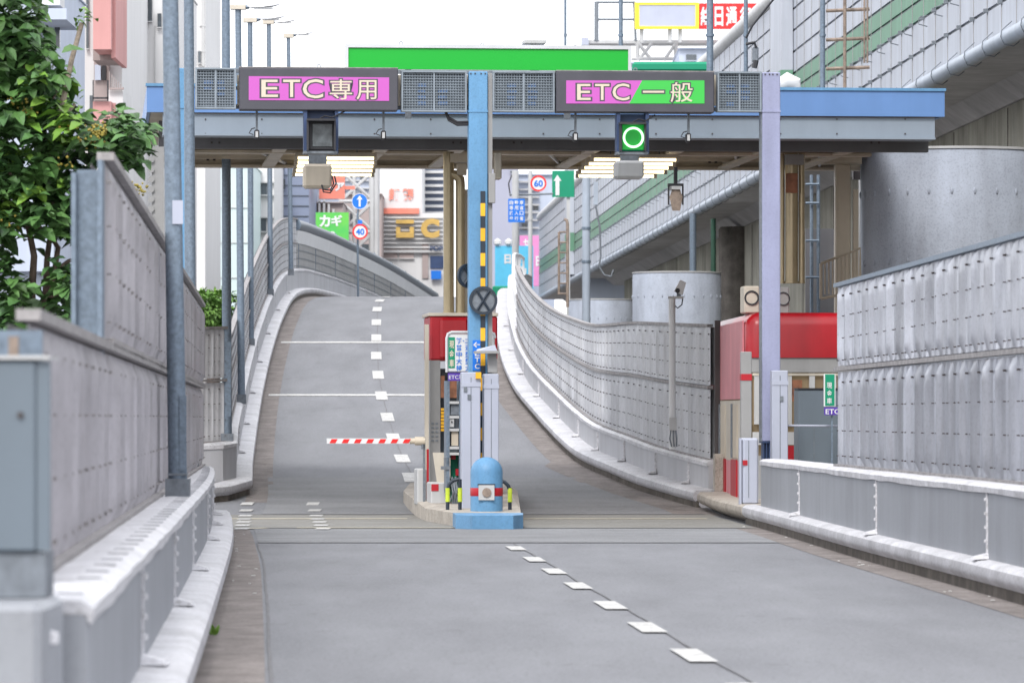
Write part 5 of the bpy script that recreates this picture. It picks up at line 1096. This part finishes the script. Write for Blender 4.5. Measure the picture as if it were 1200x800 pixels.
def ex_j(t, Y): x = MB(); [x.px(495, 521, y, y+3, Y-.5, .4) for y in range(200, 250, 8)]; obj('balcony_band', x, 'bwhite', t)
bld('blue grey tower with stacked pale balconies behind the gold pipes', 494.8, 523, 175, 290, 6, 'bnavy', [(498, 516, 196, 199)], extra=ex_j)
def ex_k(t, Y): x = MB(); [x.px(608, 632, y, y+2, Y-.5, .4) for y in range(212, 280, 9)]; obj('floor_band', x, 'lgrey', t)
bld('plain violet grey tower right of the blue column', 572, 607, 190, 330, 14, 'bgrey', [(598, 603, 200, 203)])
bld('pale grey office tower behind the speed limit 60 sign', 607, 650, 205, 345, 14, 'bcool', [(612, 618, 262, 270), (625, 631, 240, 247)], extra=ex_k)
q = thing('billboard', 'magenta billboard with white letters behind the white poles', 'billboard'); Y = 300; obj('panel', MB().px(609, 636, 276, 335, Y, .5), 'signpink', q); x = MB(); ptext(x, 'セ', 613, 621, 280, 288, Y-.03, bold=.04); ptext(x, '日', 628, 635, 300, 312, Y-.03, bold=.04); obj('lettering', x, 'white', q); obj('leg', MB().px(632, 635, 335, 0, Y, .3, zb=GB), 'lgrey', q); done(q)
q = thing('billboard', 'cyan billboard with white letters left of the curving barrier top', 'billboard'); Y = 290; obj('panel', MB().px(580, 625, 288, 345, Y, .5), 'signcyan', q); x = MB(); ptext(x, '日', 591, 599, 298, 309, Y-.03, bold=.05); ptext(x, '本', 602, 613, 300, 310, Y-.03, bold=.05); ptext(x, 'カ', 605, 617, 312, 324, Y-.03, bold=.05); obj('lettering', x, 'white', q); obj('leg', MB().px(586, 589, 345, 0, Y, .3, zb=GB), 'lgrey', q)
for k, a in enumerate((583, 596)): obj('lamp', MB().lathe(at(a, 284, Y), [(.01, -.25), (.25, -.1), (.25, .1), (.01, .25)], 10), 'white', q)
done(q)
q = thing('green_container', 'dark green site box beyond the right wall of the ramp', 'container'); obj('body', MB().px(577, 600, 335, 357, 200, 2, .05), 'sgreen', q); x = MB(); [x.px(579+k*4, 580+k*4, 336, 356, 199.95, .06) for k in range(5)]; obj('rib', x, 'sgreen', q); obj('leg', MB().px(585, 588, 357, 400, 200, .2).px(594, 597, 357, 400, 200, .2), 'galvd', q); done(q)
def ex_m(t, Y):
    x = MB(); [x.px(372, 446, y, y+1.2, Y-.3, .25) for y in range(202, 300, 9)]; obj('floor_band', x, 'lgrey', t)
bld('pale distant office block filling the gap behind the lattice tower', 358, 448, 196, 310, 10, 'bcool', [(374+k*12, 381+k*12, 206+r_*18, 211+r_*18) for k in range(6) for r_ in range(3)], extra=ex_m)
# rooftop billboard
q = thing('rooftop_billboard', 'rooftop board, yellow framed blank half and red half with white characters', 'billboard'); Y = 260
obj('blank_panel', MB().px(749, 815, 6, 31, Y-.1, .3), 'duct', q); obj('yellow_frame', MB().px(744, 819, 3, 6, Y-.15, .4).px(744, 819, 31, 34, Y-.15, .4).px(744, 749, 6, 31, Y-.15, .4).px(815, 819, 6, 31, Y-.15, .4), 'yframe', q)
obj('red_panel', MB().px(819.3, 900, 4, 34, Y-.1, .4), 'sred', q); x = MB()
for ch, a in (('終', 821), ('日', 837.5), ('通', 851), ('行', 867)): ptext(x, ch, a, a+(13 if ch != '日' else 10), 8, 31, Y-.13, bold=.03)
obj('lettering', x, 'white', q); x = MB(); [x.tube([at(a, 50, Y+.3), at(a, 20, Y+.3)], .12, 6) for a in (752, 785, 797, 860)]; obj('post', x, 'lgrey', q)
done(q)
q = thing('roof_platform', 'steel roof platform with railing and truss under the rooftop board', 'roof frame'); Y = 262
x = MB(); x.tube([at(699, 48, Y), at(699, 2, Y)], .13, 6).tube([at(745, 48, Y), at(743, 2, Y)], .08, 6).tube([at(699, 3, Y), at(745, 3, Y)], .08, 6).tube([at(699, 23, Y), at(745, 23, Y)], .08, 6); obj('railing', x, 'galvd', q); obj('deck_beam', MB().px(683, 842, 47, 51, Y, 2), 'lgrey', q)
x = MB(); [x.tube([at(a, 51, Y), at(b, 71, Y)], .12, 6) for a, b in ((748, 764), (764, 748), (747, 747), (792, 792), (792, 778))]; x.tube([at(740, 69, Y), at(842, 69, Y)], .12, 6); obj('truss', x, 'lgrey', q); obj('small_box', MB().px(681, 690, 44, 53, Y-.3, .5), 'duct', q); done(q)
bld('white roof house with a dark vent behind the right lane sign', 796, 842, 57, 250, 10, 'bcool', [(804, 816, 64, 71)], cat='building')
bld('low pale buildings whose roofs just clear the green board', 690, 760, 74, 248, 8, 'bcool', [(700, 704, 80, 84)])
q = thing('roof_lamp', 'flat white roof lamp just above the middle of the green board', 'lamp'); obj('body', MB().gb(614, 640, 46, 52, 3.0, .4, .02), 'lgrey', q); obj('stem', MB().gb(622, 632, 52, 104, 3.15, .1), 'lgrey', q); done(q)
q = thing('dome_camera', 'white rounded cover between the lavender column and the expressway', 'cover'); c = at(923, 100, 84); obj('cover', MB().tube([c+Vector((-.15, 0, 0)), c+Vector((0, 0, .08)), c+Vector((.15, 0, .02)), c+Vector((.2, 0, -.1))], [.12, .16, .13, .05], 12), 'white', q, True); done(q)
q = thing('pole_transformer', 'dark equipment box with wires fixed on the pole before the expressway top', 'equipment'); Y = 83.2; obj('box', MB().px(882, 889, 55, 72, Y, .3, .02), 'galvd', q); x = MB(); x.tube([at(874, 52, Y), at(884, 50, Y), at(886, 56, Y)], .03, 6).tube([at(886, 71, Y), at(884, 80, Y)], .05, 6).tube([at(874, 45, Y), at(882, 30, Y), at(910, -5, Y)], .02, 5); obj('wires', x, 'dark', q); done(q)
# ------------------------------------------------------------------ trees
def leaf(vs, fs, c, d, up, L, W):
    d = d.normalized(); s_ = d.cross(up).normalized(); nrm = s_.cross(d).normalized(); b = len(vs); fold = W*.22
    vs += [c, c+d*L*.22+s_*W*.42+nrm*fold*.7, c+d*L*.5+s_*W*.5+nrm*fold-nrm*.02*L, c+d*L*.8+s_*W*.26-nrm*.08*L, c+d*L-nrm*.2*L, c+d*L*.8-s_*W*.26-nrm*.08*L, c+d*L*.5-s_*W*.5+nrm*fold-nrm*.02*L, c+d*L*.22-s_*W*.42+nrm*fold*.7, c+d*L*.5-nrm*.03*L]
    fs += [(b, b+1, b+8), (b+1, b+2, b+8), (b+2, b+3, b+8), (b+3, b+4, b+8), (b+4, b+5, b+8), (b+5, b+6, b+8), (b+6, b+7, b+8), (b+7, b, b+8)]
def inpoly(x, y, P_):
    r = False
    for i in range(len(P_)):
        (x1, y1), (x2, y2) = P_[i], P_[i-1]
        if (y1 > y) != (y2 > y) and x < (x2-x1)*(y-y1)/(y2-y1)+x1: r = not r
    return r
T0 = thing('broadleaf_tree', 'broad leaved tree with yellow berries behind the upper left barrier', 'tree'); rr = random.Random(21); TY = 50
base = at(52, 0, TY); tr = MB(); tips = []
def limb(pts, r0, r1): tr.tube([at(a, b, TY+c_) for a, b, c_ in pts], [r0+(r1-r0)*i/(len(pts)-1) for i in range(len(pts))], 8); return [at(a, b, TY+c_) for a, b, c_ in pts]
gb0 = at(45, 0, TY).x
tr.tube([(gb0, TY, -.6), (gb0, TY, 1.2), at(38, 385, TY)], [.17, .12, .07], 10)
limb([(38, 385, 0), (37, 345, 0), (40, 300, -.1), (30, 250, -.3)], .05, .03)
limb([(44, 400, .1), (54, 340, .1), (55, 305, .1), (62, 250, .3), (60, 200, .2)], .045, .02)
limb([(50, 400, -.1), (56, 360, 0), (64, 318, 0), (68, 290, 0), (58, 275, 0), (32, 255, -.2), (10, 200, -.5)], .04, .018)
limb([(64, 318, 0), (80, 306, .1), (98, 300, .2), (110, 250, .3), (118, 190, .2), (135, 165, 0)], .025, .012)
limb([(60, 322, 0), (84, 330, .1), (96, 328, .2)], .02, .012); limb([(58, 350, 0), (75, 343, 0), (95, 341, .1)], .018, .01); limb([(55, 392, 0), (75, 382, 0), (95, 377, .1)], .018, .01)
limb([(60, 200, .2), (50, 140, 0), (30, 80, 0), (15, 20, 0)], .03, .012); limb([(50, 140, 0), (70, 100, 0)], .02, .01); limb([(118, 190, .2), (148, 172, 0), (155, 160, 0)], .012, .008)
obj('trunk', tr, 'bark', T0, True)
st = MB(); st.tube([at(69, 145, TY-.6), at(74, 118, TY-.6), at(84, 70, TY-.6), at(96, 27, TY-.6)], [.035, .032, .028, .026], 8); st.tube([at(66, 150, TY-.6), at(88, 122, TY-.6)], .02, 6); obj('cut_branch', st, 'barkl', T0, True)
crown = [(-140, -60), (30, -60), (42, 5), (36, 30), (52, 60), (70, 85), (72, 125), (100, 145), (122, 150), (140, 135), (160, 140), (170, 165), (160, 190), (128, 185), (100, 205), (122, 225), (96, 250), (97, 285), (60, 275), (35, 285), (25, 255), (8, 290), (-140, 300)]
low = [(-140, 290), (8, 300), (30, 335), (20, 355), (45, 395), (-140, 420)]
low2 = [(62, 320), (97, 300), (97, 395), (45, 395), (70, 372), (62, 345)]
vs = []; fs = []; vl = []; fl_ = []
def cluster(px_, py_, dY, n_, L, light=False):
    c = at(px_, py_, TY+dY); out = Vector((rr.uniform(-1, 1), rr.uniform(-1, .3), rr.uniform(-.2, .8))).normalized()
    for k in range(n_):
        an = rr.uniform(0, 6.28); d = Vector((math.cos(an), math.sin(an)*.9, rr.uniform(-.75, .25))); d = (d+out*.4)
        up = Vector((rr.uniform(-.35, .35), rr.uniform(-.7, .1), 1)); l_ = L*rr.uniform(.6, 1.15); p = c+Vector((rr.gauss(0, .05), rr.gauss(0, .07), rr.gauss(0, .045)))+d*.03
        leaf(vl if light else vs, fl_ if light else fs, p, d, up, l_, l_*rr.uniform(.5, .72))
cnt = 0
while cnt < 680:
    a, b = rr.uniform(-120, 172), rr.uniform(-60, 400)
    ok = inpoly(a, b, crown) or (inpoly(a, b, low)) or (inpoly(a, b, low2) and rr.random() < .8)
    if not ok: continue
    if a < -20 and rr.random() < .55: continue
    lt = rr.random() < (.16 if (70 < b < 150 or 170 < b < 245) else .07)
    cluster(a, b, rr.uniform(-.9, 1.1), rr.randint(7, 12), .19 if rr.random() < .6 else .26, lt); cnt += 1
for a, b in ((96, 22), (90, 18), (100, 25), (90, 120), (84, 143), (35, 8), (20, 0)): cluster(a, b, -.6, 6, .09, True)
for a in range(6):
    for (cx, cy) in ((140, 135), (150, 150), (160, 160), (130, 155), (110, 170), (120, 185), (140, 180), (150, 185)): cluster(cx+rr.uniform(-10, 10), cy+rr.uniform(-8, 8), rr.uniform(-.5, .2), 4, .17)
obj('foliage', MB().add(vs, fs), 'leaf', T0); obj('young_foliage', MB().add(vl, fl_), 'leafl', T0)
bm_ = MB()
for cx, cy, n_ in ((117, 155, 60), (20, 118, 16), (158, 222, 40), (105, 163, 26), (30, 132, 10), (78, 150, 12), (12, 262, 10), (74, 193, 14)):
    for k in range(n_):
        c = at(cx+rr.gauss(0, 7), cy+rr.gauss(0, 4), TY-.7+rr.uniform(-.2, .2)); r_ = rr.uniform(.012, .018); bm_.lathe(c, [(.002, -r_), (r_*.8, -r_*.5), (r_, 0), (r_*.8, r_*.5), (.002, r_)], 7)
obj('berries', bm_, 'berry', T0, True); done(T0)
def far_tree(label, cx, cy, rx, ry, Y, n_, m_='leafd', name='round_tree', L=.35):
    t = thing(name, label, 'tree'); v2 = []; f2 = []; c0 = at(cx, cy, Y); R = rx*Y/F; H = ry*Y/F
    lobes = [(Vector((rr.gauss(0, .38), rr.gauss(0, .38), rr.gauss(0, .40))), rr.uniform(.35, .6)) for _ in range(16)]
    for k in range(n_):
        lc, lr = rr.choice(lobes); u = Vector((rr.gauss(0, 1), rr.gauss(0, 1), rr.gauss(0, 1))).normalized()*lr*rr.uniform(.75, 1.05); p = lc+u
        leaf(v2, f2, c0+Vector((p.x*R, p.y*R, p.z*H)), u+Vector((0, 0, -.2)), Vector((rr.uniform(-.5, .5), rr.uniform(-.6, .6), 1)), L*rr.uniform(.6, 1.2), L*.6)
    obj('crown', MB().add(v2, f2), m_, t); obj('trunk', MB().tube([(c0.x, Y, GB), (c0.x, Y, c0.z-H*.4), (c0.x+.1, Y, c0.z)], [.22, .16, .08], 8), 'bark', t); return done(t)
far_tree('round bright green tree top above the facing barrier piece', 250, 372, 34, 36, 125, 7000, L=.13)
# gutter weed, fallen leaf, litter
wd = MB(); a_ = []; b_ = []
for k in range(5): leaf(a_, b_, Vector((at(249, 745, 35.8).x+rr.uniform(-.02, .02), 35.8, .01)), Vector((rr.uniform(-.6, .6), -.3, 1)), Vector((0, -1, .3)), .09, .04)
single('weed', wd.add(a_, b_), 'leafl', 'small green weed sprouting from the left gutter', 'weed')
lt = MB(); l2 = rr
for k in range(26):
    Y = rr.uniform(42, 80); x_ = RX(Y)-rr.uniform(.02, .33) if k % 2 else LX(Y)+rr.uniform(.02, .3); r_ = rr.uniform(.008, .022); lt.box(x_-r_, x_+r_, Y-r_*2, Y+r_*2, .012, .02)
struct('litter', lt, 'paint', kind='stuff')
